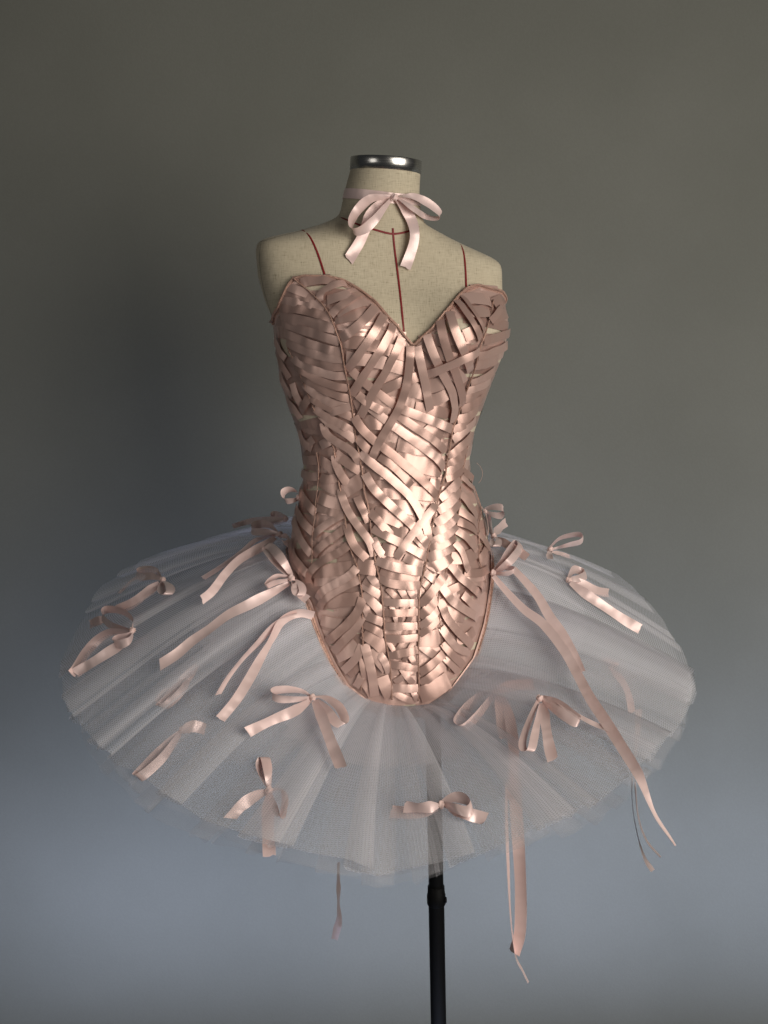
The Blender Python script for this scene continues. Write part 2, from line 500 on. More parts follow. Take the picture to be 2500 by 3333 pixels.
for i in range(20):
    t = 2 * math.pi * i / 20
    for r_, h_ in kn: kv.append((p_mid[0] + .0125 + h_, vy - .006 + r_ * math.cos(t), zc + .003 + r_ * math.sin(t)))
mesh_obj('collar_knob', kv, grid_faces(20, len(kn), True), M_BLACK, col_)

# ------------------------------------------------------------------ strips on a surface
def strip(name, fr, pts, width, lift, mat, parent, tree=None, n=None, tuck=0.0, roll=0.0, crown=.0007, seed=0, shingle=0.0, wv=None):
    """a band laid on the surface under the picture points"""
    P = [src(fr, p) for p in pts]
    L = sum(math.dist(P[i], P[i + 1]) for i in range(len(P) - 1))
    n = n or max(5, int(L / 9))
    cp = crom(P, n)
    H = [cast(c, tree) for c in cp]
    C = np.array([h[0] for h in H]); Nn = np.array([h[1] for h in H])
    for _ in range(2):
        Cs = C.copy(); Cs[1:-1] = (C[:-2] + 2 * C[1:-1] + C[2:]) / 4; C = Cs
        Ns = Nn.copy(); Ns[1:-1] = (Nn[:-2] + 2 * Nn[1:-1] + Nn[2:]) / 4; Nn = Ns
    Nn /= np.linalg.norm(Nn, axis=1)[:, None] + 1e-9
    shingle *= -1 if C[-1][0] > C[0][0] else 1     # the lower edge stands proud
    return band(name, C, Nn, width, lift, mat, parent, tuck, roll, crown, seed, shingle, wv)

def band(name, C, Nn, width, lift, mat, parent, tuck=0.0, roll=0.0, crown=.0007, seed=0, shingle=0.0, wv=None):
    n = len(C)
    T = np.gradient(C, axis=0); T /= np.linalg.norm(T, axis=1)[:, None] + 1e-9
    B = np.cross(Nn, T); B /= np.linalg.norm(B, axis=1)[:, None] + 1e-9
    rs = np.random.RandomState(seed + 11)
    s = np.linspace(0, 1, n)
    Ls = np.concatenate([[0], np.cumsum(np.linalg.norm(np.diff(C, axis=0), axis=1))])
    rl = sum(rs.normal(0, 1) / k * np.sin(2 * math.pi * Ls / .07 * k * rs.uniform(.5, 1.1) + rs.uniform(0, 7)) for k in (1, 2, 3)) * roll + shingle
    ends = np.minimum(1, np.minimum(Ls, Ls[-1] - Ls) / .012) if tuck else np.ones(n)
    lf = lift * (1 - tuck * (1 - ends))
    lf = lf + (.0006 * rs.uniform(.3, 1.2) * np.sin(2 * math.pi * Ls / rs.uniform(.022, .045) + rs.uniform(0, 6)) * ends if tuck else 0)
    wob = rs.normal(0, .0003, n); wob = np.convolve(np.pad(wob, 2, 'edge'), np.ones(5) / 5, 'valid')
    cols = (-1, -.62, 0, .62, 1); cr = (0, .75, 1, .75, 0)
    verts, uvs = [], []
    wsc = np.ones(n) if wv is None else np.interp(s, np.linspace(0, 1, len(wv)), wv)
    for i in range(n):
        hw = width / 2 * wsc[i]
        for c, k in zip(cols, cr):
            up = lf[i] + crown * k + wob[i] + c * hw * math.sin(rl[i]) 
            verts.append(C[i] + B[i] * c * hw * math.cos(rl[i]) + Nn[i] * max(up, .0004))
            uvs.append((c * hw, Ls[i]))
    return mesh_obj(name, verts, grid_faces(n, 5), mat, parent, uvs)

# red style tapes of the form
for fr, pts in (('1', [(548, 466), (600, 488), (640, 505), (700, 528), (770, 548), (830, 565), (880, 575), (940, 568), (1000, 550), (1050, 528), (1080, 512)]),
                ('1', [(882, 540), (890, 640), (905, 760), (920, 880), (935, 1020), (952, 1200)]),
                ('1', [(338, 552), (362, 566), (385, 592), (420, 662), (450, 745), (480, 840)]),
                ('1', [(1278, 620), (1296, 652), (1309, 700), (1318, 790), (1323, 930)])):
    strip('style_tape', fr, pts, .0030, .0006, M_TAPE, dress_form, crown=.0005)
strip('arm_plate_seam', '1', [(92, 634), (84, 700), (90, 800), (108, 900), (140, 1010), (185, 1140)], .0016, .0004, M_SEAM, dress_form, crown=.0003)
strip('shoulder_seam', '1', [(92, 622), (200, 590), (345, 552), (470, 505), (550, 466)], .0016, .0004, M_SEAM, dress_form, crown=.0003)

# ------------------------------------------------------------------ corset
corset = empty('corset_bodice', surf(np.array([0.]), np.array([1500.]))[0], label='blush satin ribbon corset bodice with sweetheart neckline on the dress form', category='corset')
TOP = [(595, 690), (606, 659), (621, 626), (635, 604), (655, 599), (677, 597), (708, 600), (739, 607), (772, 626), (807, 655), (838, 688), (869, 721), (891, 747),
       (918, 720), (956, 684), (984, 647), (1006, 628), (1029, 619), (1051, 623), (1080, 630), (1092, 640)]
HEM = [(630, 1205), (640, 1250), (655, 1285), (672, 1312), (690, 1365), (706, 1410), (721, 1441), (750, 1489), (796, 1527), (841, 1539), (880, 1542), (920, 1536),
       (962, 1507), (990, 1473), (1018, 1433), (1040, 1360), (1052, 1290), (1058, 1215)]
def curve_of(pts, back):
    q = sorted(phiv((x * K, y * K)) for x, y in pts)
    ph = np.array([a for a, _ in q]); vv = np.array([b for _, b in q])
    ph = np.concatenate([[-math.pi], [ph[0] - .25], ph, [ph[-1] + .25], [math.pi]])
    vv = np.concatenate([[back], [vv[0] * .6 + back * .4], vv, [vv[-1] * .6 + back * .4], [back]])
    return ph, vv
tph, tvv = curve_of(TOP, 700); hph, hvv = curve_of(HEM, 1190)
top_v = lambda p: np.interp(p, tph, tvv)
hem_v = lambda p: np.interp(p, hph, hvv)
nb = 300; mb = 70
bp = np.linspace(-math.pi, math.pi, nb, endpoint=False)
vs = []
for p in bp:
    v = np.linspace(top_v(p), hem_v(p), mb)
    pp = np.full(mb, p)
    vs.append(surf(pp, v) + surf_n(pp, v) * .0022)
vs = np.array(vs)
mesh_obj('lining', vs.reshape(-1, 3), grid_faces(nb, mb, True), M_LINING, corset)
CORS_F = grid_faces(nb, mb, True)
CORS = BVHTree.FromPolygons([tuple(v) for v in vs.reshape(-1, 3)], CORS_F)

# bindings along the edges
hp = np.linspace(-math.pi, math.pi, 400, endpoint=False)
hem_pts = surf(hp, hem_v(hp)) + surf_n(hp, hem_v(hp)) * .0060
for _ in range(4): hem_pts = (np.roll(hem_pts, 1, 0) + 2 * hem_pts + np.roll(hem_pts, -1, 0)) / 4
tube('hem_binding', hem_pts, .0039 + .00025 * np.sin(np.arange(400) * 1.1) * np.random.rand(400), M_BIND, corset, 8, True)
top_pts = surf(hp, top_v(hp)) + surf_n(hp, top_v(hp)) * .0050
for _ in range(2): top_pts = (np.roll(top_pts, 1, 0) + 2 * top_pts + np.roll(top_pts, -1, 0)) / 4
tube('neckline_binding', top_pts, .0021, M_BIND, corset, 6, True)
def zig(name, off0, off1, vf, per, rad, lift):
    p = np.linspace(-1.75, 1.75, per)
    v = vf(p) + np.where(np.arange(per) % 2 == 0, off0, off1) + np.random.normal(0, .6, per)
    tube(name, surf(p, v) + surf_n(p, v) * lift, rad, M_PINKTHREAD, corset, 4)
zig('zigzag_stitching', -6, -12, hem_v, 420, .0006, .0082)
zig('zigzag_stitching', 3.5, 7.5, top_v, 360, .00035, .0040)

# satin band under the neckline and over the hem
def follow(name, vf, off, width, lift, mat, seed, p0=-1.9, p1=1.9):
    p = np.linspace(p0, p1, 160)
    v = vf(p) + off
    return band(name, surf(p, v), surf_n(p, v), width, lift, mat, corset, roll=.03, seed=seed)
follow('edge_band', hem_v, -10, .0100, .0054, M_SATIN, 3)
pV = float(hp[np.argmax(np.where(np.abs(hp) < .6, top_v(hp), 0))])
follow('edge_band', top_v, 6, .0085, .0028, M_SATIN, 4, -1.9, pV - .04)
follow('edge_band', top_v, 6, .0085, .0028, M_SATIN, 5, pV + .04, 1.9)

# underlayer of crossing ribbons, all round
rs = np.random.RandomState(3)
k = 0
for v0 in np.arange(625, 1515, 17.0):
    for p0, p1 in ((-3.1, -2.0), (-2.05, -1.2), (-1.25, -.62), (-.66, .42), (.36, .95), (.9, 1.7), (1.65, 3.1)):
        if rs.rand() < .10: continue
        front = abs(p0 + .66) < .01
        tl = rs.uniform(-13, 13) if front else rs.uniform(-30, 30)
        if abs((p0 + p1) / 2) > 1.9 and k % 2: k += 1; continue
        p = np.linspace(p0, p1, 40)
        v = v0 + rs.uniform(-6, 6) + tl * (np.linspace(-.5, .5, 40))
        ok = (v > top_v(p) + 2) & (v < hem_v(p) - 4)
        idx = np.nonzero(ok)[0]
        if len(idx) < 8: continue
        for run in np.split(idx, np.nonzero(np.diff(idx) > 1)[0] + 1):
            if len(run) < 8: continue
            band('under_ribbon', surf(p[run], v[run]), surf_n(p[run], v[run]), .021 if front else .0178, .0022 + .0006 * rs.rand(), M_SATIN, corset, roll=.02, seed=k, crown=.0003)
            k += 1
N_UNDER = k

# seams
SEAMS = [[('C', (470, 360)), ('C', (490, 520)), ('C', (480, 700)), ('C', (462, 840)), ('C', (452, 990)), ('C', (430, 1130)), ('C', (424, 1260)), ('C', (422, 1450)), ('E', (340, 190)), ('E', (375, 330))],
         [('A', (190, 740)), ('A', (260, 900)), ('A', (345, 1100)), ('A', (400, 1240)), ('A', (450, 1370)), ('A', (512, 1450)), ('C', (600, 245)), ('C', (635, 345)), ('C', (645, 470)), ('C', (672, 630)), ('C', (700, 790)), ('C', (725, 920)), ('C', (738, 1050)), ('C', (762, 1200)), ('C', (795, 1340)), ('E', (790, 130)), ('E', (812, 250)), ('E', (836, 400)), ('E', (842, 560)), ('E', (836, 700)), ('E', (846, 850)), ('E', (842, 1000)), ('E', (835, 1150)), ('E', (828, 1340))],
         [('A', (235, 92)), ('A', (340, 172)), ('A', (440, 262)), ('A', (530, 352)), ('A', (592, 442)), ('A', (652, 582)), ('A', (702, 722)), ('A', (722, 872)), ('A', (747, 1032)), ('A', (775, 1172)), ('A', (792, 1292)), ('A', (812, 1420)), ('C', (825, 150)), ('C', (862, 340)), ('C', (890, 490)), ('C', (907, 610)), ('C', (920, 760)), ('C', (952, 880)), ('C', (968, 1000)), ('C', (982, 1130)), ('C', (1000, 1290)), ('C', (1022, 1410)), ('E', (985, 180)), ('E', (1020, 330)), ('E', (1032, 480)), ('E', (1046, 650)), ('E', (1052, 800)), ('E', (1082, 950)), ('E', (1106, 1100)), ('E', (1116, 1250)), ('E', (1122, 1420))],
         [('B', (1345, 300)), ('B', (1312, 480)), ('B', (1262, 620)), ('B', (1212, 760)), ('B', (1190, 860)), ('B', (1160, 970)), ('B', (1120, 1080)), ('B', (1060, 1240)), ('B', (1028, 1340)), ('B', (990, 1450)), ('B', (957, 1530)), ('D', (932, 280)), ('D', (902, 430)), ('D', (880, 600)), ('D', (850, 690)), ('D', (812, 830)), ('D', (790, 960)), ('D', (762, 1080)), ('D', (740, 1200)), ('D', (716, 1350)), ('D', (700, 1450)), ('F', (680, 190)), ('F', (642, 330)), ('F', (633, 480)), ('F', (630, 650)), ('F', (628, 830)), ('F', (628, 1000)), ('F', (630, 1180)), ('F', (632, 1300)), ('F', (625, 1430))],
         [('D', (1120, 200)), ('D', (1080, 360)), ('D', (1068, 450)), ('D', (1032, 580)), ('D', (1026, 700)), ('D', (1020, 880)), ('D', (1002, 1010)), ('D', (986, 1130)), ('D', (960, 1280)), ('D', (936, 1380)), ('F', (895, 170)), ('F', (836, 300)), ('F', (816, 450)), ('F', (826, 600)), ('F', (840, 750)), ('F', (856, 920)), ('F', (882, 1010)), ('F', (930, 1150))],
         [('D', (1150, 700)), ('D', (1225, 930)), ('D', (1202, 1060)), ('D', (1202, 1180)), ('D', (1215, 1280)), ('D', (1200, 1410)), ('F', (1225, 120)), ('F', (1270, 290))]]
for i, sm in enumerate(SEAMS):
    P = [src(f, p) for f, p in sm]
    L = sum(math.dist(P[j], P[j + 1]) for j in range(len(P) - 1))
    cp = crom(P, int(L / 8))
    H = [cast(c, CORS) for c in cp]
    C = np.array([h[0] + h[1] * .0046 for h in H])
    for _ in range(3): C[1:-1] = (C[:-2] + 2 * C[1:-1] + C[2:]) / 4
    rad = (.0006, .0010, .0012, .0012, .0009, .0008)[i] + .0002 * np.sin(np.arange(len(C)) * .31 + i) * np.random.rand(len(C))
    tube('seam', C, rad, M_BIND, corset, 8)

# ribbons seen on the bodice: frame, width factor, level, points
RB = [
 # left cup and side, fanning towards the left princess seam
 ('A', 1.2, 1, [(300, 130), (450, 108), (640, 120)]), ('A', 1.0, 0, [(150, 225), (280, 255), (440, 285)]), ('A', 1.0, 1, [(185, 160), (290, 205), (400, 248)]),
 ('A', 1.05, 0, [(118, 300), (250, 312), (400, 332), (535, 380)]), ('A', 1.0, 1, [(100, 362), (300, 378), (450, 420), (605, 470)]),
 ('A', 1.3, 0, [(108, 430), (250, 475), (450, 525), (640, 560)]), ('A', 1.05, 1, [(125, 500), (300, 568), (480, 625), (680, 692)]),
 ('A', 1.0, 2, [(150, 600), (300, 665), (450, 725), (700, 790)]), ('A', 1.0, 3, [(175, 690), (330, 765), (500, 820), (712, 858)]),
 ('A', 1.0, 2, [(195, 760), (300, 820), (450, 882), (600, 920), (728, 938)]), ('A', 1.05, 3, [(225, 835), (350, 915), (500, 975), (640, 1005), (748, 1018)]),
 ('A', 1.0, 4, [(260, 925), (400, 1000), (520, 1065), (650, 1105), (762, 1135)]), ('A', 1.0, 3, [(300, 1010), (430, 1090), (560, 1160), (680, 1210), (780, 1242)]),
 ('A', 1.05, 2, [(340, 1100), (450, 1185), (580, 1265), (700, 1310), (790, 1330)]), ('A', 1.0, 3, [(390, 1210), (520, 1295), (640, 1345), (740, 1390), (812, 1430)]),
 ('A', .95, 4, [(560, 1385), (680, 1345), (792, 1310)]), ('A', 1.0, 3, [(440, 1335), (600, 1440), (720, 1500), (822, 1580)]),
 ('C', 1.0, 3, [(500, -10), (620, 85), (740, 160), (835, 245)]), ('C', 1.0, 3, [(525, 70), (570, 180), (660, 255), (760, 315), (835, 385), (880, 480)]),
 ('C', 1.2, 1, [(640, 375), (740, 445), (885, 545)]), ('C', 1.0, 3, [(640, 390), (660, 490), (710, 590), (762, 680)]),
 ('C', 1.7, 1, [(695, 770), (800, 700), (905, 620)]), ('C', .95, 3, [(690, 720), (735, 870), (800, 1000), (880, 1115), (970, 1240), (1015, 1380)]),
 ('C', .95, 2, [(848, 800), (890, 895), (935, 985), (962, 1050)]), ('C', 1.0, 3, [(745, 1070), (785, 1190), (830, 1290), (895, 1360), (940, 1410)]),
 ('C', 1.8, 2, [(845, 1470), (930, 1485), (1032, 1495)]),
 ('C', 1.1, 1, [(500, 300), (560, 260), (610, 240)]), ('C', 1.3, 1, [(480, 430), (560, 470), (650, 560)]), ('C', 1.4, 0, [(490, 640), (580, 700), (690, 740)]),
 ('C', 1.1, 2, [(500, 600), (580, 640), (670, 600)]), ('C', 1.4, 1, [(475, 800), (580, 850), (715, 880)]), ('C', 1.2, 1, [(465, 900), (580, 930), (710, 975)]),
 # side back, far left
 ('C', 1.0, 3, [(320, 700), (345, 800), (400, 885), (460, 965)]), ('C', 1.0, 3, [(275, 890), (310, 990), (365, 1075), (432, 1150)]),
 ('C', 1.0, 3, [(250, 1000), (290, 1130), (345, 1250), (415, 1365)]), ('C', 1.0, 3, [(238, 1320), (290, 1430), (360, 1520), (412, 1585)]),
 ('C', .9, 2, [(215, 1230), (250, 1430), (335, 1570)]), ('C', 1.0, 2, [(325, 560), (410, 605), (490, 600)]), ('C', 1.1, 2, [(340, 440), (410, 435), (475, 440)]),
 ('A', 1.0, 2, [(62, 640), (110, 760), (165, 860)]), ('A', 1.0, 1, [(70, 760), (130, 900), (200, 1050)]), ('A', 1.0, 3, [(400, 1215), (360, 1290), (310, 1370)]),
 ('A', 1.0, 2, [(110, 980), (160, 1100), (225, 1230)]), ('A', 1.0, 2, [(180, 1250), (250, 1320), (310, 1440)]), ('A', 1.0, 1, [(225, 1100), (270, 1200), (330, 1330)]),
 ('C', 1.0, 2, [(300, 150), (350, 260), (420, 330)]), ('C', 1.0, 1, [(330, 330), (390, 280), (430, 230)]),
 # between the two left seams, low
 ('C', 1.0, 2, [(728, 965), (600, 1045), (510, 1110), (432, 1175)]), ('C', 1.0, 2, [(745, 1105), (640, 1185), (530, 1265), (432, 1375)]),
 ('C', 1.0, 4, [(775, 1265), (680, 1345), (560, 1405), (460, 1475), (400, 1565), (392, 1640)]),
 ('C', 1.6, 1, [(420, 1530), (560, 1520), (800, 1490)]), ('E', 1.8, 1, [(380, 250), (520, 240), (780, 200)]),
 ('E', 1.0, 4, [(790, 140), (700, 230), (570, 305), (465, 370), (412, 450)]), ('E', 1.0, 4, [(808, 255), (690, 312), (570, 378), (475, 455), (432, 540)]),
 ('E', 1.6, 1, [(440, 480), (600, 460), (815, 440)]), ('E', 1.3, 1, [(445, 650), (560, 680), (650, 690)]), ('E', 1.5, 1, [(590, 1010), (690, 960), (790, 880)]),
 ('E', 1.05, 4, [(842, 430), (800, 560), (710, 675), (605, 775), (500, 865)]), ('E', 1.05, 3, [(838, 610), (770, 735), (655, 855), (560, 965)]),
 ('E', 1.0, 3, [(838, 890), (795, 990), (725, 1080), (655, 1145)]), ('E', .9, 2, [(825, 1060), (770, 1130), (710, 1190)]), ('E', .9, 3, [(838, 1170), (810, 1245), (775, 1300)]),
 # between the left seams, front
 ('E', 1.3, 1, [(860, 250), (930, 290), (1010, 330)]), ('E', 1.0, 2, [(835, 300), (905, 345), (1012, 410)]), ('E', 1.1, 2, [(850, 380), (930, 470), (1000, 540), (1034, 610)]),
 ('E', .9, 3, [(862, 480), (880, 560), (912, 620)]), ('E', 1.0, 3, [(845, 600), (940, 630), (1042, 675)]), ('E', .9, 2, [(850, 690), (950, 735), (1046, 800)]),
 ('E', 1.6, 1, [(855, 770), (970, 850), (1075, 950)]), ('E', 1.1, 4, [(862, 880), (900, 1030), (935, 1190), (958, 1390)]), ('E', 1.1, 2, [(930, 930), (1000, 1050), (1070, 1140)]),
 ('E', .9, 3, [(980, 950), (1055, 1050), (1100, 1165)]), ('E', 1.5, 2, [(1030, 1200), (1065, 1300), (1112, 1395)]), ('E', 1.3, 1, [(845, 1230), (900, 1290), (950, 1390)]),
 ('E', .9, 3, [(845, 1000), (850, 1100), (880, 1230)]), ('C', .9, 3, [(970, 1560), (1010, 1620), (1060, 1680)]),
 # front panel, left of the neckline
 ('A', .95, 3, [(735, 140), (640, 165), (545, 205), (492, 255), (495, 310)]), ('A', 1.4, 1, [(560, 300), (700, 270), (850, 215)]), ('A', 1.0, 3, [(875, 235), (770, 310), (665, 390), (605, 445)]),
 ('A', 1.5, 1, [(650, 420), (780, 360), (920, 310)]), ('A', 1.5, 0, [(640, 470), (800, 450), (940, 420)]), ('A', 1.05, 3, [(1020, 365), (935, 470), (825, 575), (695, 660)]),
 ('A', 1.0, 4, [(1100, 445), (985, 610), (870, 785), (750, 960)]), ('A', 1.0, 4, [(1185, 540), (1080, 720), (970, 890), (870, 1060), (790, 1205)]),
 ('A', 1.0, 4, [(1275, 650), (1180, 830), (1080, 1025), (965, 1230), (875, 1425)]),
 ('A', 1.4, 1, [(700, 690), (950, 715), (1330, 830)]), ('A', 1.5, 1, [(745, 840), (1000, 870), (1340, 960)]), ('A', 1.2, 1, [(1085, 1165), (1250, 1090), (1440, 1030)]),
 ('A', 1.0, 2, [(795, 965), (900, 1060), (1000, 1150), (1110, 1235), (1235, 1330)]), ('A', 1.0, 3, [(850, 1200), (960, 1280), (1060, 1345), (1150, 1385)]),
 ('A', 1.0, 3, [(975, 1335), (1090, 1425), (1200, 1515), (1310, 1595)]), ('A', 1.8, 0, [(830, 1330), (1000, 1280), (1200, 1330)]), ('A', 1.8, 1, [(900, 1490), (1010, 1470), (1130, 1480)]),
 ('A', .95, 6, [(1362, 735), (1348, 900), (1325, 1060), (1285, 1220), (1225, 1370), (1145, 1510), (1065, 1650), (1000, 1800), (985, 1870)]),
 # front panel, right of the neckline
 ('B', 1.0, 4, [(622, 740), (660, 900), (690, 1050), (712, 1200), (742, 1395)]), ('B', 1.0, 4, [(722, 625), (780, 780), (835, 905), (890, 1030), (945, 1160), (967, 1300), (955, 1480)]),
 ('B', 1.0, 4, [(850, 495), (890, 650), (930, 800), (980, 950), (1015, 1090), (1045, 1240), (1035, 1330)]), ('B', 1.0, 4, [(935, 415), (990, 570), (1040, 700), (1090, 840), (1130, 970)]),
 ('B', 1.0, 4, [(1000, 310), (1080, 430), (1150, 545), (1222, 670)]), ('B', .7, 3, [(1050, 260), (1110, 360), (1190, 480), (1262, 600)]),
 ('B', 1.8, 1, [(1060, 300), (1180, 290), (1330, 310)]), ('B', 1.7, 1, [(1120, 420), (1220, 420), (1320, 400)]), ('B', 1.5, 0, [(1080, 640), (1160, 600), (1250, 600)]),
 ('B', 1.0, 8, [(712, 1000), (850, 935), (1000, 865), (1105, 815), (1205, 772)]), ('B', 1.7, 1, [(690, 1130), (800, 1110), (900, 1060)]), ('B', 1.5, 2, [(745, 1270), (840, 1230), (930, 1180)]),
 ('B', 1.3, 1, [(700, 730), (830, 800), (1000, 850)]), ('B', 1.3, 1, [(600, 1330), (760, 1350), (920, 1400)]), ('B', .9, 2, [(962, 1080), (980, 1160), (1000, 1240)]),
 ('B', 1.6, 1, [(1060, 1100), (1000, 1000), (930, 960)]), ('B', 1.7, 1, [(520, 1150), (640, 1170), (740, 1210)]), 
 # front panel, crossing diagonals
 ('B', 1.05, 5, [(455, 1340), (600, 1395), (780, 1465), (952, 1545)]), ('D', 1.0, 4, [(440, 5), (600, 118), (740, 215), (885, 350)]), ('D', 1.05, 5, [(385, 95), (520, 195), (660, 305), (800, 420), (870, 535)]),
 ('D', 1.5, 1, [(720, 90), (780, 170), (860, 220)]), ('D', 2.2, 1, [(430, 260), (600, 290), (800, 330)]), ('D', 2.2, 1, [(420, 430), (620, 470), (850, 520)]),
 ('C', 1.05, 5, [(822, 5), (900, 125), (1025, 250), (1180, 375), (1330, 505), (1480, 645), (1610, 800)]), ('C', 1.0, 3, [(845, 200), (930, 310), (1000, 370)]),
 ('C', 1.0, 4, [(1060, 400), (1180, 480), (1270, 570), (1370, 690)]), ('C', 1.05, 6, [(880, 360), (990, 460), (1100, 555), (1250, 690), (1370, 825), (1455, 975), (1510, 1110), (1535, 1235)]),
 ('C', 1.05, 5, [(925, 570), (1010, 720), (1120, 840), (1250, 965), (1390, 1100), (1535, 1290)]), ('C', 1.0, 4, [(965, 940), (1040, 1025), (1110, 1105), (1185, 1185)]),
 ('C', 1.5, 1, [(950, 590), (1050, 560), (1180, 580)]), ('C', 1.6, 2, [(1290, 745), (1450, 770), (1625, 785)]), ('C', 1.6, 1, [(1150, 890), (1300, 900), (1400, 920)]), ('C', 1.6, 1, [(1010, 960), (1150, 1000), (1300, 1060)]),
 ('C', 1.6, 1, [(1180, 1150), (1300, 1160), (1420, 1170)]), ('C', 1.05, 5, [(995, 1110), (1120, 1180), (1260, 1250), (1400, 1325), (1515, 1395)]), ('C', .9, 4, [(1005, 1200), (1050, 1310), (1115, 1395)]),
 ('C', 1.1, 5, [(1030, 1420), (1180, 1475), (1330, 1505), (1475, 1530)]), ('C', .95, 7, [(1600, 880), (1500, 1000), (1400, 1130), (1300, 1270), (1215, 1400)]), ('C', 1.0, 3, [(1300, 1390), (1390, 1440), (1470, 1490)]),
 ('C', 1.4, 2, [(1080, 1300), (1160, 1330), (1250, 1330)]), ('C', 1.0, 3, [(1420, 880), (1470, 930), (1540, 1010)]), ('C', 1.0, 3, [(1400, 1190), (1470, 1260), (1520, 1330)]), ('C', 1.2, 2, [(1540, 660), (1590, 690), (1650, 680)]),
 # the ladder at the front
 ('E', 1.0, 4, [(990, 225), (1090, 285), (1250, 312), (1395, 312)]), ('E', .9, 2, [(1010, 170), (1180, 230), (1380, 240)]), ('E', .9, 4, [(1040, 470), (1200, 478), (1375, 480)]), ('E', .9, 4, [(1050, 575), (1200, 578), (1372, 570)]),
 ('E', .9, 4, [(1055, 708), (1200, 705), (1375, 708)]), ('E', .92, 4, [(1058, 825), (1200, 828), (1378, 818)]), ('E', .95, 5, [(1085, 995), (1220, 965), (1375, 935)]),
 ('E', .9, 4, [(1100, 1075), (1230, 1092), (1378, 1120)]), ('E', 1.0, 4, [(1125, 1305), (1250, 1310), (1388, 1310)]),
 ('E', .7, 2, [(1080, 340), (1130, 400), (1200, 450)]), ('E', .8, 2, [(1200, 340), (1240, 400), (1260, 450)]), ('E', .8, 3, [(1290, 340), (1310, 390), (1350, 440)]),
 ('E', .6, 2, [(1120, 510), (1160, 640), (1190, 700)]), ('E', .6, 2, [(1230, 510), (1200, 640), (1170, 700)]), ('E', .6, 2, [(1330, 510), (1290, 640), (1260, 700)]),
 ('E', .6, 2, [(1090, 860), (1130, 930), (1190, 990)]), ('E', .6, 2, [(1230, 860), (1180, 930), (1130, 990)]), ('E', .6, 2, [(1330, 870), (1290, 930), (1240, 1050)]), ('E', .7, 3, [(1290, 980), (1330, 1050), (1360, 1120)]),
 ('E', .8, 3, [(1220, 1120), (1270, 1200), (1330, 1270)]), ('E', .8, 2, [(1330, 1120), (1230, 1200), (1150, 1260)]), ('E', .8, 2, [(1140, 1350), (1230, 1400), (1350, 1440)]), ('E', .7, 3, [(1320, 1330), (1350, 1390), (1370, 1440)]),
 # right of the right princess seam
 ('B', .8, 7, [(1420, 360), (1365, 430), (1310, 510)]), ('B', 1.3, 2, [(1480, 280), (1420, 290), (1350, 330)]), ('B', 1.0, 4, [(1505, 600), (1400, 635), (1255, 680)]), ('B', 1.05, 4, [(1500, 705), (1400, 760), (1205, 830)]),
 ('B', 1.3, 2, [(1480, 420), (1400, 450), (1330, 500)]), ('B', 1.4, 2, [(1400, 840), (1300, 880), (1180, 910)]), ('B', 1.2, 3, [(1360, 965), (1250, 1030), (1135, 1095)]), ('B', 1.0, 4, [(1320, 1060), (1200, 1120), (1090, 1165)]),
 ('B', 1.4, 2, [(1290, 1160), (1180, 1200), (1060, 1240)]), ('B', 1.2, 3, [(1260, 1200), (1150, 1290), (1040, 1350)]), ('B', 1.1, 4, [(1200, 1330), (1100, 1410), (1000, 1450)]), ('B', 1.1, 3, [(1150, 1430), (1060, 1490), (960, 1560)]),
 ('D', 1.1, 4, [(1175, 40), (1080, 120), (955, 240)]), ('D', 1.05, 4, [(1135, 190), (1030, 290), (910, 410)]), ('D', 1.0, 4, [(1085, 310), (1000, 400), (900, 490)]), ('D', 1.0, 3, [(1070, 420), (980, 500), (888, 570)]), ('D', 1.0, 3, [(1060, 500), (980, 580), (890, 620)]),
 ('D', 1.1, 3, [(1025, 610), (940, 730), (840, 830)]), ('D', 1.15, 4, [(1018, 720), (930, 850), (815, 950)]), ('D', 1.1, 4, [(1015, 850), (900, 980), (790, 1070)]), ('D', 1.1, 4, [(1002, 970), (900, 1080), (768, 1160)]),
 ('D', 1.1, 4, [(990, 1080), (880, 1180), (750, 1250)]), ('D', 1.1, 4, [(975, 1180), (860, 1260), (735, 1320)]), ('D', 1.2, 4, [(960, 1280), (840, 1345), (715, 1400)]), ('D', 1.6, 3, [(935, 1370), (850, 1440), (730, 1500)]),
 ('D', .8, 3, [(1040, 600), (1100, 680), (1170, 745)]), ('D', 1.2, 3, [(1035, 770), (1110, 890), (1195, 1010)]), ('D', 1.0, 4, [(1015, 940), (1100, 1000), (1195, 1090)]), ('D', 1.1, 3, [(1000, 1040), (1100, 1085), (1195, 1140)]),
 ('D', 1.0, 4, [(990, 1130), (1090, 1210), (1190, 1340)]), ('D', .9, 5, [(975, 1250), (1045, 1360), (1075, 1480), (1120, 1540)]), ('D', 1.5, 2, [(1195, 1330), (1090, 1390), (950, 1400)]), ('D', 1.0, 4, [(1300, 1500), (1180, 1550), (1070, 1530)]),
 ('D', 1.0, 3, [(1060, 560), (1130, 620), (1210, 700)]), ('D', 1.1, 3, [(1150, 640), (1200, 740), (1235, 850)]), ('D', 1.0, 3, [(1230, 900), (1270, 1040), (1290, 1180)]), ('D', 1.0, 3, [(1210, 1150), (1260, 1260), (1320, 1330)]), ('D', 1.0, 2, [(1300, 1240), (1260, 1330), (1210, 1420)]),
 ('F', 1.05, 5, [(930, 110), (1010, 225), (1120, 320), (1215, 410)]), ('F', 1.05, 5, [(845, 310), (930, 445), (1060, 545), (1195, 630)]), ('F', 1.05, 4, [(835, 450), (900, 630), (1010, 770), (1145, 910)]),
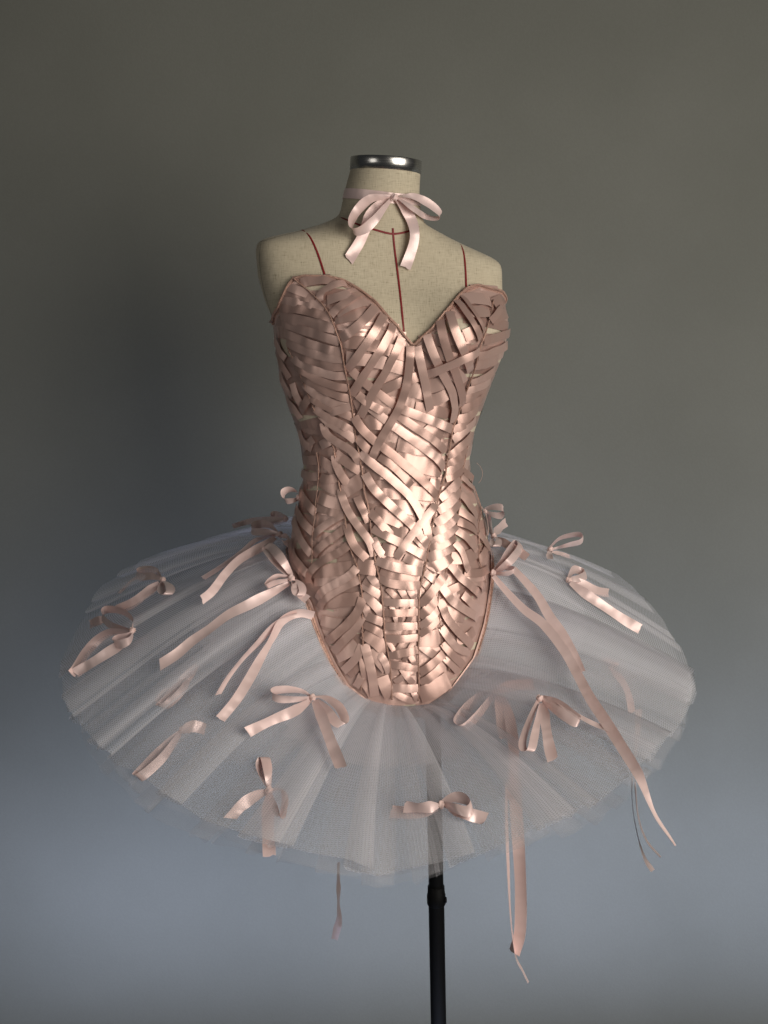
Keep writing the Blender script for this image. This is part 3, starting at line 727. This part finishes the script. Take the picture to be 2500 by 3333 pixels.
 ('F', 1.0, 4, [(850, 720), (930, 850), (1010, 930), (1125, 965)]), ('F', 1.0, 4, [(865, 870), (950, 990), (1055, 1085)]), ('F', 1.0, 3, [(885, 1010), (955, 1090), (1010, 1150)]), ('F', 1.1, 3, [(1060, 400), (1140, 500), (1215, 570)]),
 ('F', 1.0, 2, [(900, 380), (990, 330), (1080, 290)]), ('F', 1.3, 2, [(1070, 230), (1150, 230), (1270, 210)]), ('F', 1.2, 3, [(1150, 260), (1220, 280), (1250, 380)]), ('F', 1.4, 1, [(890, 560), (980, 600), (1080, 620)]), ('F', 1.2, 1, [(1170, 750), (1090, 820), (1000, 850)]),
 ('F', 1.1, 4, [(890, 190), (800, 310), (715, 420), (645, 510)]), ('F', 1.3, 2, [(810, 420), (730, 530), (640, 620)]), ('F', 1.0, 3, [(820, 530), (730, 640), (640, 720)]), ('F', .9, 3, [(830, 620), (740, 710), (640, 790)]),
 ('F', 1.9, 2, [(835, 800), (740, 830), (640, 830)]), ('F', 1.0, 3, [(640, 880), (720, 950), (800, 1000)]), ('F', 1.05, 5, [(870, 970), (760, 1065), (640, 1160)]), ('F', 1.1, 4, [(870, 1080), (760, 1180), (645, 1270)]), ('F', 2.2, 2, [(920, 1230), (790, 1310), (640, 1380)]),
 ('F', .9, 3, [(690, 180), (760, 250), (820, 300)]), ('F', 1.2, 2, [(720, 90), (800, 140), (890, 170)]), ('F', .9, 3, [(660, 260), (710, 310), (740, 350)]),
]
WR = .0128
for i, (fr, wf, lv, pts) in enumerate(RB):
    sh = .05 + .09 * abs(math.sin(i * 2.1)) if lv else .02
    strip('ribbon', fr, pts, WR * wf, .0040 + .00084 * lv + .00002 * (i % 20), M_SATIN, corset, tree=CORS, tuck=.45, roll=.05, seed=100 + i, shingle=sh, crown=.0004)

# ------------------------------------------------------------------ tulle skirt
SK_PH = np.radians([-180, -150, -125, -110, -90, -70, -45, 0, 45, 70, 90, 110, 125, 150, 180])
SK_Z = np.array([-.42, -.43, -.455, -.495, -.55, -.575, -.628, -.700, -.638, -.603, -.585, -.545, -.51, -.455, -.42]) + CAM[2]
SK_R = np.array([.47, .48, .49, .495, .495, .495, .49, .485, .485, .485, .485, .485, .48, .475, .47])
SK_C = np.array([at_y((822 * K, 1200 * K), 0)[0], 0.0])
def rim(phi, dr=0.0):
    p = (np.asarray(phi) + math.pi) % (2 * math.pi) - math.pi
    r = np.interp(p, SK_PH, SK_R) + dr
    z = np.interp(p, SK_PH, SK_Z)
    return np.stack([SK_C[0] + r * np.sin(p), SK_C[1] - r * np.cos(p), z], -1)
def attach(phi):
    p = (np.asarray(phi) + math.pi) % (2 * math.pi) - math.pi
    v = hem_v(p) - 16
    q = surf(p, v) - surf_n(p, v) * .004
    return q
def skirt_pt(phi, rho, dr=0.0, dz=0.0, bulge=.020):
    a = attach(phi); b = rim(phi, dr); rho = np.asarray(rho)[..., None]
    q = a * (1 - rho) + b * rho
    q[..., 2] += (bulge * np.sin(math.pi * rho[..., 0] ** .8) + dz * np.minimum(1, rho[..., 0] * 2.2))
    return q
# guide for things that lie on the skirt
gu = np.linspace(-math.pi, math.pi, 180, endpoint=False); gr = np.linspace(0, 1.02, 20)
gq = np.array([skirt_pt(np.full(20, p), gr, dr=.0, dz=.012) for p in gu])
GUIDE = BVHTree.FromPolygons([tuple(v) for v in gq.reshape(-1, 3)], grid_faces(180, 20, True))

skirt = empty('tulle_skirt', tuple(SK_C) + (CAM[2] - .6,), label='stiff white layered tulle tutu skirt with ribbon bows under the corset', category='skirt')
def tulle_layer(seed, dr, dz, npl, fold, amp, jag, mat, rmax=1.0):
    r_ = np.random.RandomState(seed)
    wts = r_.uniform(.15, 1.0, npl) ** 1.6 + .10
    wts = wts / wts.sum() * 2 * math.pi
    th, hh, dd = [], [], []
    t = -math.pi + r_.uniform(0, .2)
    step_r = 0.0
    for wv_ in wts:
        f = fold * r_.uniform(.15, 1.7); h = amp * r_.uniform(.4, 1.2)
        if r_.rand() < .3: step_r = r_.uniform(-jag, jag)
        # knife pleat: on, back under, on
        seq = [(0, .0), (.30, .25), (.62, .8), (.90 + f * .5, 1.0), (1.0 + f, .75), (1.0 + f * .9, .35), (1.0 + f * .45, -.05), (1.0 + f * .1, -.25), (1.0, -.12)]
        for a_, b_ in seq[:-1]:
            th.append(t + wv_ * a_); hh.append(b_ * h + r_.normal(0, amp * .05)); dd.append(step_r + r_.normal(0, .0008))
        t += wv_
    th, hh, dd = map(np.array, (th, hh, dd))
    n = len(th); m = 26
    rho = np.linspace(0, 1, m) ** .85 * rmax
    mid = np.repeat(-math.pi + np.concatenate([[0], np.cumsum(wts)[:-1]]) + wts / 2, 8)[:n]
    verts, uvs = [], []
    ph1, ph2 = r_.uniform(0, 7, 2)
    for i in range(n):
        # folds open towards the rim
        drift = .012 * np.sin(rho * 3 + th[i] * 9 + ph1)
        tt = mid[i] + (th[i] - mid[i]) * (1.0 + .0 * rho) + drift * rho
        q = skirt_pt(tt, rho, dr=dr + dd[i] + .006 * math.sin(th[i] * 3 + ph1 * 2) + .004 * math.sin(th[i] * 7 + ph2), dz=dz)
        q[:, 2] += hh[i] * np.clip(rho * 1.15, .05, 1) + .007 * np.sin(tt * 5 + ph2) * rho + .004 * np.sin(tt * 11 + ph1) * rho
        # a ragged cut edge
        q[-1] += (q[-1] - q[-2]) / np.linalg.norm(q[-1] - q[-2]) * r_.normal(0, .0016)
        verts += list(q)
        uvs += [(th[i] * .33, r * .42) for r in rho]
    return mesh_obj('tulle_layer', verts, grid_faces(n, m, True), mat, skirt, uvs)
tulle_layer(1, .002, .000, 44, .45, .0100, .012, M_TULLE)
tulle_layer(2, .000, -.012, 40, .50, .009, .007, M_TULLE_THIN)
tulle_layer(3, -.004, -.026, 44, .45, .009, .006, M_TULLE_THIN)
tulle_layer(4, -.010, -.020, 56, .60, .012, .030, M_TULLE, .46)
tulle_layer(5, -.010, -.034, 50, .60, .012, .030, M_TULLE_THIN, .68)

# ------------------------------------------------------------------ bows
WB = .0165
TREES = {'skirt': GUIDE, 'body': BODY}
def depth_of(px, tree, plane):
    """distance along the view ray: the surface under the point, else the knot's tangent plane"""
    d = ray(px); o = CAM
    h = tree.ray_cast(Vector(o), Vector(d))
    kp, kn = plane
    den = d.dot(kn)
    tp = ((kp - o).dot(kn) / den) if abs(den) > .12 else np.linalg.norm(kp - o)
    tk = np.linalg.norm(kp - o)
    tp = min(max(tp, tk - .12), tk + .12)
    if h[0] is not None and abs(h[3] - tp) < .09: return h[3]
    return tp

def depth_line(cp, tree, plane):
    t = []; prev = None; slope = 0.0
    for c in cp:
        d = ray(c); h = tree.ray_cast(Vector(CAM), Vector(d))
        if prev is None:
            v = depth_of(c, tree, plane)
        elif h[0] is not None and abs(h[3] - prev) < .05:
            v = h[3]
        else:
            v = prev + slope
        if prev is not None: slope = .8 * slope + .2 * max(-.004, min(.004, v - prev))
        if h[0] is None: slope *= .9
        t.append(v); prev = v
    return np.array(t)

def free_ribbon(name, fr, pts, tree, plane, parent, kind='tail', lift=.004, k=.92, width=WB, taper=(.45, 1), seed=0, rise=.016, axis=None, mat=None, hang=False):
    P = [src(fr, p) for p in pts]
    L = sum(math.dist(P[i], P[i + 1]) for i in range(len(P) - 1))
    n = max(10, int(L / 7))
    cp = crom(P, n); s = np.linspace(0, 1, n)
    r_ = np.random.RandomState(seed + 500)
    if hang:
        t = np.full(n, np.linalg.norm(plane[0] - CAM))
        t = np.array([(plane[0][1] - CAM[1]) / ray(c)[1] for c in cp])
    else:
        t = depth_line(cp, tree, plane)
        for _ in range(4): t[1:-1] = (t[:-2] + 2 * t[1:-1] + t[2:]) / 4
    if kind == 'loop':
        lf = lift + rise * s * np.minimum(1, (1 - s) * 5) + rise * .5 * np.sin(math.pi * s)
    else:
        lf = lift + .002 * np.sin(s * 6 + r_.uniform(0, 6)) + .0045 * np.sin(math.pi * np.minimum(1, s * 1.3)) 
    t = t - lf
    rays = np.array([ray(c) for c in cp])
    C = CAM + rays * t[:, None]
    right = RM @ np.array([1., 0, 0]); up = RM @ np.array([0, 1., 0]); fwd = RM @ np.array([0, 0, -1.])
    T2 = np.gradient(cp, axis=0); T2 /= np.linalg.norm(T2, axis=1)[:, None] + 1e-9
    if kind == 'loop' and axis is not None:
        ax = np.array(axis, float); ax /= np.linalg.norm(ax)
        W2 = np.repeat(ax[None], n, 0)
    elif kind == 'loop':
        far = cp[np.argmax(np.linalg.norm(cp - cp[0], axis=1))] - (cp[0] + cp[-1]) / 2
        far /= np.linalg.norm(far)
        W2 = np.repeat(np.array([[-far[1], far[0]]]), n, 0)
    else:
        W2 = np.stack([-T2[:, 1], T2[:, 0]], -1)
    kk = np.interp(s, np.linspace(0, 1, len(k)), k) if hasattr(k, '__len__') else np.full(n, k)
    kk = np.clip(kk * (1 + .07 * np.sin(s * 9 + r_.uniform(0, 6))), .06, .985)
    def lit(sg):
        wv_ = (right * W2[:, :1] - up * W2[:, 1:]) * kk[:, None] - fwd * (sg * np.sqrt(1 - kk ** 2))[:, None]
        nn = np.cross(np.gradient(C, axis=0), wv_); nn /= np.linalg.norm(nn, axis=1)[:, None] + 1e-9
        nn *= np.sign(-(nn @ fwd))[:, None]
        return float((nn @ np.array([.62, -.72, .3])).mean())
    sg = 1 if lit(1) > lit(-1) else -1
    if r_.rand() < .2: sg = -sg
    kd = np.sqrt(1 - kk ** 2) * sg
    if kind == 'loop':
        wsc = taper[0] + (1 - taper[0]) * np.clip(np.minimum(s, 1 - s) / .28, 0, 1) ** .8
    else:
        wsc = taper[0] + (taper[1] - taper[0]) * np.clip(s / .22, 0, 1) ** .8
    cols = (-1, -.55, 0, .55, 1); bow_ = (0, .7, 1, .7, 0)
    Ls = np.concatenate([[0], np.cumsum(np.linalg.norm(np.diff(C, axis=0), axis=1))])
    Wv = (right * W2[:, :1] - up * W2[:, 1:]) * kk[:, None] - fwd * kd[:, None]
    Tv = np.gradient(C, axis=0); Tv /= np.linalg.norm(Tv, axis=1)[:, None] + 1e-9
    Nv = np.cross(Tv, Wv); Nv /= np.linalg.norm(Nv, axis=1)[:, None] + 1e-9
    curl = .0011 * (1 + .5 * np.sin(s * 7 + seed))
    cut = r_.uniform(-.004, .004) if kind == 'tail' else 0
    verts, uvs = [], []
    for i in range(n):
        hw = width / 2 * wsc[i]
        for c, b in zip(cols, bow_):
            q = C[i] + Wv[i] * c * hw + Nv[i] * b * curl[i]
            if kind == 'tail' and i == n - 1: q = q + Tv[i] * (cut * c + r_.normal(0, .0006))
            verts.append(q); uvs.append((c * hw, Ls[i] + seed * .37))
    return mesh_obj(name, verts, grid_faces(n, 5), mat or M_SATIN_BOW, parent, uvs)

def knot(px, tree, plane, parent, lift, size=.0065, seed=0, mat=None):
    d = ray(px); t = depth_of(px, tree, plane) - lift
    c = CAM + d * t
    r_ = np.random.RandomState(seed)
    right = RM @ np.array([1., 0, 0]); up = RM @ np.array([0, 1., 0]); fwd = RM @ np.array([0, 0, -1.])
    an = r_.uniform(-.6, .6)
    a = right * math.cos(an) + up * math.sin(an); b = -right * math.sin(an) + up * math.cos(an)
    v, uv = [], []
    nu, nv = 22, 12
    for i in range(nu):
        th = 2 * math.pi * i / nu
        for j in range(nv):
            ph = math.pi * (j + .02) / (nv - 1.0 + .04)
            rr = 1 + .20 * math.sin(3 * th + 4 * math.cos(ph) + seed) + .13 * math.sin(11 * ph + seed)
            v.append(c + size * rr * (a * math.cos(ph) * .85 + b * math.sin(ph) * math.cos(th) * 1.0 - fwd * math.sin(ph) * math.sin(th) * .7))
            uv.append((th * .006, ph * .004))
    return mesh_obj('knot', v, grid_faces(nu, nv, True), mat or M_KNOT, parent, uv)

def bow(owner, fr, kp, pieces, tree='skirt', lift=.006, label=None, ksize=.0052, seed=0, name='bow', veil=0.0, top=False, **props):
    tr = TREES[tree]; px = src(fr, kp)
    q, n, hit = cast(px, tr)
    if n.dot(ray(px)) > -.25: n = -ray(px) * .8 + np.array([0, 0, .6]); n /= np.linalg.norm(n)
    plane = (q, n)
    b = empty(name, q, owner)
    for kk, vv_ in props.items(): b[kk] = vv_
    if label: b['label'] = label
    lift -= veil + (.029 if veil else 0)
    for i, pc in enumerate(pieces):
        kind, pts = pc[0], pc[1]; opt = dict(pc[2]) if len(pc) > 2 else {}
        f2 = opt.pop('fr', fr); l2 = lift + opt.pop('dl', 0.0)
        free_ribbon(kind, f2, pts, tr, plane, b, kind=kind, lift=l2, seed=seed * 10 + i, **opt)
    if ksize: knot(px, tr, plane, b, lift + .006, ksize, seed)
    return b

# the choker on the neck
choker = empty('ribbon_choker', cast(src('1', (890, 352)))[0], label='pale pink satin ribbon tied in a bow round the neck of the dress form', category='choker')
p = np.linspace(-math.pi, math.pi, 120)
vb = 410 + 12 * np.sin(p * .5) + 0 * p
ch0 = phiv(src('1', (620, 327))); ch1 = phiv(src('1', (885, 352)))
vb = np.interp(p, [-math.pi, ch0[0] - .2, ch1[0], math.pi], [ch0[1] - 4, ch0[1], ch1[1], ch0[1] - 4])
band('neck_band', surf(p, vb), surf_n(p, vb), .0150, .0012, M_SATIN_BOW, choker, crown=.0004, seed=5)
cpl = cast(src('1', (890, 352)))[:2]
def ck(kind, pts, i, **o): free_ribbon(kind, '1', pts, BODY, cpl, choker, kind=kind, seed=900 + i, **o)
ck('tail', [(878, 362), (810, 400), (750, 460), (722, 530), (690, 610), (655, 670), (618, 728)], 1, lift=.006, k=.93)
ck('loop', [(885, 352), (830, 352), (750, 362), (680, 420), (632, 500), (640, 558), (700, 552), (770, 495), (830, 420), (872, 365)], 2, lift=.007, k=(.5, .8, .8, .7, .55, .7, .75, .5), axis=(.62, .78), rise=.022)
ck('tail', [(905, 362), (945, 410), (985, 470), (1010, 540), (1012, 610), (990, 690), (958, 775)], 3, lift=.008, k=.9)
ck('loop', [(900, 352), (940, 345), (1010, 348), (1090, 385), (1150, 430), (1172, 462), (1145, 482), (1080, 470), (1010, 425), (945, 380), (910, 360)], 4, lift=.007, k=(.5, .85, .85, .8, .6, .75, .8, .5), axis=(-.30, .95), rise=.020)
knot(src('1', (893, 352)), BODY, cpl, choker, .012, .0052, 3)

# bows sewn to the skirt
bow(skirt, '6', (1290, 190), [('loop', [(1285, 185), (1240, 158), (1170, 148), (1100, 155), (1078, 175), (1110, 196), (1180, 200), (1250, 196), (1285, 192)], dict(k=.75, rise=.024, axis=(.1, 1))),
    ('tail', [(1280, 205), (1200, 258), (1100, 300), (1010, 342), (958, 368)], dict(dl=.006)),
    ('loop', [(1300, 185), (1360, 190), (1425, 235), (1458, 300), (1445, 335), (1405, 310), (1365, 250), (1310, 200)], dict(k=.8, rise=.022, axis=(1, -.35))),
    ('tail', [(1298, 205), (1335, 280), (1368, 370), (1405, 465), (1438, 548)], dict(dl=.012))], seed=1)
bow(skirt, '6', (1068, 665), [('loop', [(1066, 655), (1040, 600), (1022, 535), (1042, 495), (1058, 540), (1068, 650)], dict(k=.7, axis=(1, .2))),
    ('tail', [(1060, 672), (1000, 695), (925, 748), (868, 812)]), ('tail', [(1070, 680), (1062, 800), (1064, 900), (1070, 1005)], dict(dl=-.008)),
    ('loop', [(1080, 668), (1130, 660), (1150, 710), (1135, 800), (1110, 800), (1095, 740), (1075, 680)], dict(k=.6, axis=(1, 0)))], seed=2, lift=-.016)
bow(skirt, '6', (622, 358), [('tail', [(622, 358), (680, 338), (738, 352)], dict(dl=.012)), ('loop', [(615, 362), (540, 430), (440, 540), (385, 600), (420, 590), (520, 500), (610, 375)], dict(k=.85, axis=(.7, .7)))], seed=3, veil=.016, ksize=.005)
bow(skirt, '6', (610, 120), [('tail', [(700, 20), (650, 80), (590, 150), (530, 220)], dict(k=.9)), ('loop', [(600, 130), (540, 160), (500, 220), (540, 230), (600, 150)], dict(k=.7))], seed=31, veil=.026, ksize=.004)
bow(skirt, '7', (700, 150), [('loop', [(690, 150), (630, 165), (560, 230), (510, 305), (545, 330), (610, 270), (690, 165)], dict(k=.9, axis=(.7, .6))),
    ('tail', [(715, 148), (760, 128), (820, 118), (886, 118)], dict(dl=.016)), ('tail', [(725, 170), (762, 260), (785, 400), (790, 540), (780, 680)], dict(dl=-.004)), ('tail', [(710, 170), (720, 280), (740, 380)], dict(k=.8))], seed=4, veil=.012)
bow(skirt, '7', (915, 185), [('loop', [(908, 195), (870, 280), (832, 390), (838, 440), (872, 440), (890, 370), (920, 210)], dict(k=.75, axis=(1, .2))), ('tail', [(928, 205), (945, 320), (960, 410), (978, 486)]),
    ('loop', [(925, 180), (990, 205), (1060, 255), (1108, 295), (1085, 300), (1010, 250), (930, 195)], dict(k=.85, axis=(-.5, .85))), ('tail', [(1000, 205), (1090, 262), (1180, 310), (1255, 338)], dict(k=.3, dl=.01))], seed=5)
bow(skirt, '7', (430, 708), [('loop', [(438, 695), (490, 672), (550, 680), (580, 715), (558, 742), (500, 725), (440, 705)], dict(k=.8, axis=(.2, 1))), ('tail', [(420, 712), (340, 722), (250, 718)], dict(dl=.010)), ('tail', [(415, 722), (300, 745), (185, 742)], dict(dl=-.012)), ('tail', [(470, 720), (560, 752), (648, 776)], dict(dl=.006))], seed=6, lift=-.008)
bow(skirt, '5', (722, 440), [('loop', [(720, 425), (780, 372), (870, 350), (915, 358), (905, 392), (830, 412), (735, 438)], dict(k=.55, axis=(.3, 1))), ('tail', [(735, 455), (790, 466), (842, 486)], dict(k=.4)), ('tail', [(722, 450), (716, 470), (722, 495)], dict(k=.7))], seed=7)
bow(skirt, '5', (832, 622), [('loop', [(830, 605), (865, 560), (935, 585), (900, 612), (840, 620)], dict(k=.8, axis=(.2, 1))), ('tail', [(840, 638), (920, 695), (1040, 778), (1160, 858), (1262, 918)], dict(dl=.008)), ('tail', [(850, 625), (930, 650), (1010, 690), (1075, 700)], dict(k=.8))], seed=8, lift=-.012, ksize=.005)
bow(skirt, '5', (1085, 1150), [('loop', [(1080, 1145), (1055, 1112), (1110, 1110), (1095, 1145)], dict(k=.8)), ('tail', [(1090, 1165), (1150, 1225), (1190, 1310), (1212, 1420)], dict(k=.7))], seed=9, veil=.022, ksize=.004)
bow(skirt, '4', (608, 622), [('loop', [(600, 610), (570, 568), (500, 560), (448, 575), (470, 602), (540, 600), (600, 615)], dict(k=.75, axis=(.1, 1))), ('loop', [(612, 630), (645, 650), (655, 690), (625, 712), (600, 680), (606, 635)], dict(k=.8, axis=(1, .1))),
    ('tail', [(590, 640), (510, 700), (420, 765), (335, 800)], dict(dl=.0)), ('tail', [(560, 590), (440, 615), (385, 665), (348, 702)], dict(k=.35))], seed=10)
bow(skirt, '4', (425, 925), [('loop', [(424, 915), (428, 860), (360, 810), (270, 800), (238, 835), (290, 890), (370, 915), (415, 928)], dict(k=.8, axis=(-.1, 1), rise=.026)), ('loop', [(428, 938), (400, 958), (335, 975), (310, 1000), (350, 1010), (410, 985), (430, 945)], dict(k=.8, axis=(.1, 1))),
    ('tail', [(400, 930), (300, 935), (225, 975), (150, 1055), (95, 1140), (62, 1186)], dict(k=.8)), ('tail', [(400, 990), (300, 1045), (190, 1115), (80, 1182)], dict(dl=-.004)), ('tail', [(260, 860), (215, 870), (168, 890)], dict(k=.85))], seed=11)
bow(skirt, '4', (700, 1300), [('loop', [(760, 1180), (720, 1230), (640, 1330), (590, 1385), (640, 1370), (720, 1290), (770, 1200)], dict(k=.8, axis=(.8, .5)))], seed=12, veil=.026, ksize=0)

# bows tied along the corset hem
HB = 'pale satin bow tied at the corset hem'
bow(corset, '4', (1380, 610), [('loop', [(1372, 600), (1310, 535), (1240, 450), (1222, 415), (1265, 430), (1330, 510), (1382, 595)], dict(k=.8, axis=(.8, -.6), rise=.024)),
    ('loop', [(1370, 605), (1300, 598), (1245, 630), (1225, 665), (1280, 640), (1372, 618)], dict(k=.5, axis=(.3, 1))), ('loop', [(1395, 620), (1432, 640), (1448, 690), (1425, 720), (1405, 690), (1390, 630)], dict(k=.7, axis=(1, .1))),
    ('tail', [(1370, 640), (1250, 705), (1120, 772), (1000, 832), (880, 922), (780, 992), (690, 1068), (590, 1132)], dict(k=(.8, .95, .9, .8, .85, .9))), ('tail', [(1395, 640), (1425, 700), (1478, 742)], dict(k=.7, dl=.01))], seed=20, lift=.012)
bow(corset, '4', (1310, 350), [('loop', [(1302, 342), (1240, 288), (1150, 296), (1145, 330), (1230, 335), (1305, 350)], dict(k=.8, axis=(.1, 1))), ('loop', [(1318, 362), (1360, 360), (1372, 395), (1345, 410), (1320, 375)], dict(k=.8, axis=(.6, .8))),
    ('tail', [(1285, 368), (1190, 430), (1070, 500), (985, 585), (905, 690), (842, 742)], dict(k=(.9, .9, .8, .7, .8))), ('tail', [(1280, 352), (1170, 382), (1080, 455), (960, 542), (850, 612)], dict(k=.4))], seed=21, lift=.012)
bow(corset, '4', (1345, 255), [('loop', [(1345, 245), (1300, 232), (1258, 238), (1258, 268), (1300, 272), (1345, 262)], dict(k=.85, axis=(0, 1))), ('tail', [(1330, 255), (1240, 258), (1140, 268), (1030, 300)], dict(k=.6))], seed=22, lift=.006, ksize=.005)
bow(corset, '4', (1425, 130), [('loop', [(1430, 120), (1410, 88), (1365, 78), (1328, 102), (1340, 148), (1385, 145), (1425, 135)], dict(k=.6, axis=(.5, .8)))], tree='body', seed=23, lift=.004, ksize=.005)
bow(corset, '4', (1500, 840), [('tail', [(1518, 838), (1440, 822), (1370, 840), (1312, 885), (1270, 965), (1200, 1085), (1130, 1212), (1050, 1340), (955, 1455)], dict(k=(.9, .85, .5, .8, .9, .9), taper=(.9, 1))), ('tail', [(1420, 828), (1330, 862), (1260, 912), (1180, 1000), (1085, 1100), (1000, 1210), (940, 1312)], dict(k=(.6, .5, .35, .35), taper=(.6, 1)))], seed=24, lift=.008, ksize=0, name='ribbon_tie')
bow(corset, '5', (378, 580), [('loop', [(382, 572), (440, 510), (500, 420), (528, 398), (540, 430), (480, 510), (392, 582)], dict(k=.85, axis=(.75, .65), rise=.02)), ('loop', [(385, 578), (440, 552), (505, 556), (480, 580), (390, 588)], dict(k=.5, axis=(0, 1))),
    ('tail', [(500, 556), (580, 640), (650, 725), (720, 845), (795, 945), (860, 1060), (905, 1170)], dict(k=.88, taper=(.7, 1))),
    ('tail', [(380, 598), (460, 692), (565, 800), (680, 888), (800, 1040), (880, 1180), (960, 1330), (1060, 1480), (1160, 1640), (1238, 1765), (1276, 1845), (1350, 2030), (1450, 2180), (1472, 2215)], dict(k=(.95, .95, .95, .95, .95, .9, .85, .4, .2), dl=.008))], seed=25, lift=.010)
bow(corset, '5', (382, 358), [('loop', [(368, 350), (340, 300), (338, 240), (352, 235), (362, 300), (376, 350)], dict(k=.3, axis=(1, 0))), ('loop', [(386, 362), (412, 380), (402, 420), (378, 415), (372, 375)], dict(k=.8, axis=(1, .1))), ('tail', [(388, 345), (420, 308), (458, 276)], dict(k=.85)), ('tail', [(400, 375), (500, 432), (582, 486)], dict(k=.85))], seed=26, lift=.008, ksize=.005)
bow(corset, '5', (330, 210), [('loop', [(325, 200), (380, 185), (440, 192), (430, 235), (380, 232), (325, 215)], dict(k=.75, axis=(.1, 1)))], seed=27, lift=.004, ksize=.004)

# ribbons hanging below the hem
def hanging(owner, fr, pts, Y, k, seed, width=WB, **o):
    q = at_y(src(fr, pts[0]), Y)
    free_ribbon('hanging_ribbon', fr, pts, GUIDE, (q, np.array([0, -1., 0])), owner, kind='tail', lift=0, k=k, width=width, seed=seed, hang=True, taper=(1, 1), **o)
hanging(skirt, '7', [(792, 560), (800, 740), (814, 950), (822, 1150), (818, 1330), (790, 1438)], -.06, (.95, .95, .95, .95, .8), 61, .0200)
hanging(skirt, '7', [(752, 600), (752, 760), (760, 1000), (772, 1250), (796, 1445), (830, 1520), (860, 1582)], -.065, (.35, .4, .35, .25, .16, .12), 62)
hanging(skirt, '7', [(1400, 240), (1392, 400), (1372, 560), (1370, 700), (1394, 850), (1430, 970), (1470, 1032)], -.05, (.8, .5, .3, .2, .2, .5), 63, mat=M_GREY_RIB)
hanging(skirt, '7', [(1385, 600), (1398, 760), (1438, 880), (1510, 965)], -.055, (.25, .3, .25, .12), 64, mat=M_GREY_RIB)
hanging(skirt, '6', [(1425, 1040), (1424, 1130), (1426, 1200), (1424, 1260), (1428, 1320), (1418, 1380), (1404, 1436)], .12, (.25, .25, .5, .2, .4, .9, .8), 65, mat=M_OLD)

# loose threads
def thread(fr, pts, Y, seed):
    c = crom([src(fr, p) for p in pts], 24)
    tube('loose_thread', [at_y(q, Y) for q in c], .0002, M_PINKTHREAD, corset, 4)
thread('D', [(1205, 470), (1235, 500), (1258, 545), (1262, 590), (1245, 640), (1222, 668)], -.01, 1)
thread('D', [(1215, 1215), (1230, 1235), (1262, 1245), (1290, 1262)], -.075, 2)
thread('D', [(1215, 1270), (1240, 1255), (1262, 1275), (1250, 1295)], -.075, 3)
thread('D', [(1210, 1300), (1228, 1330), (1262, 1320)], -.075, 4)
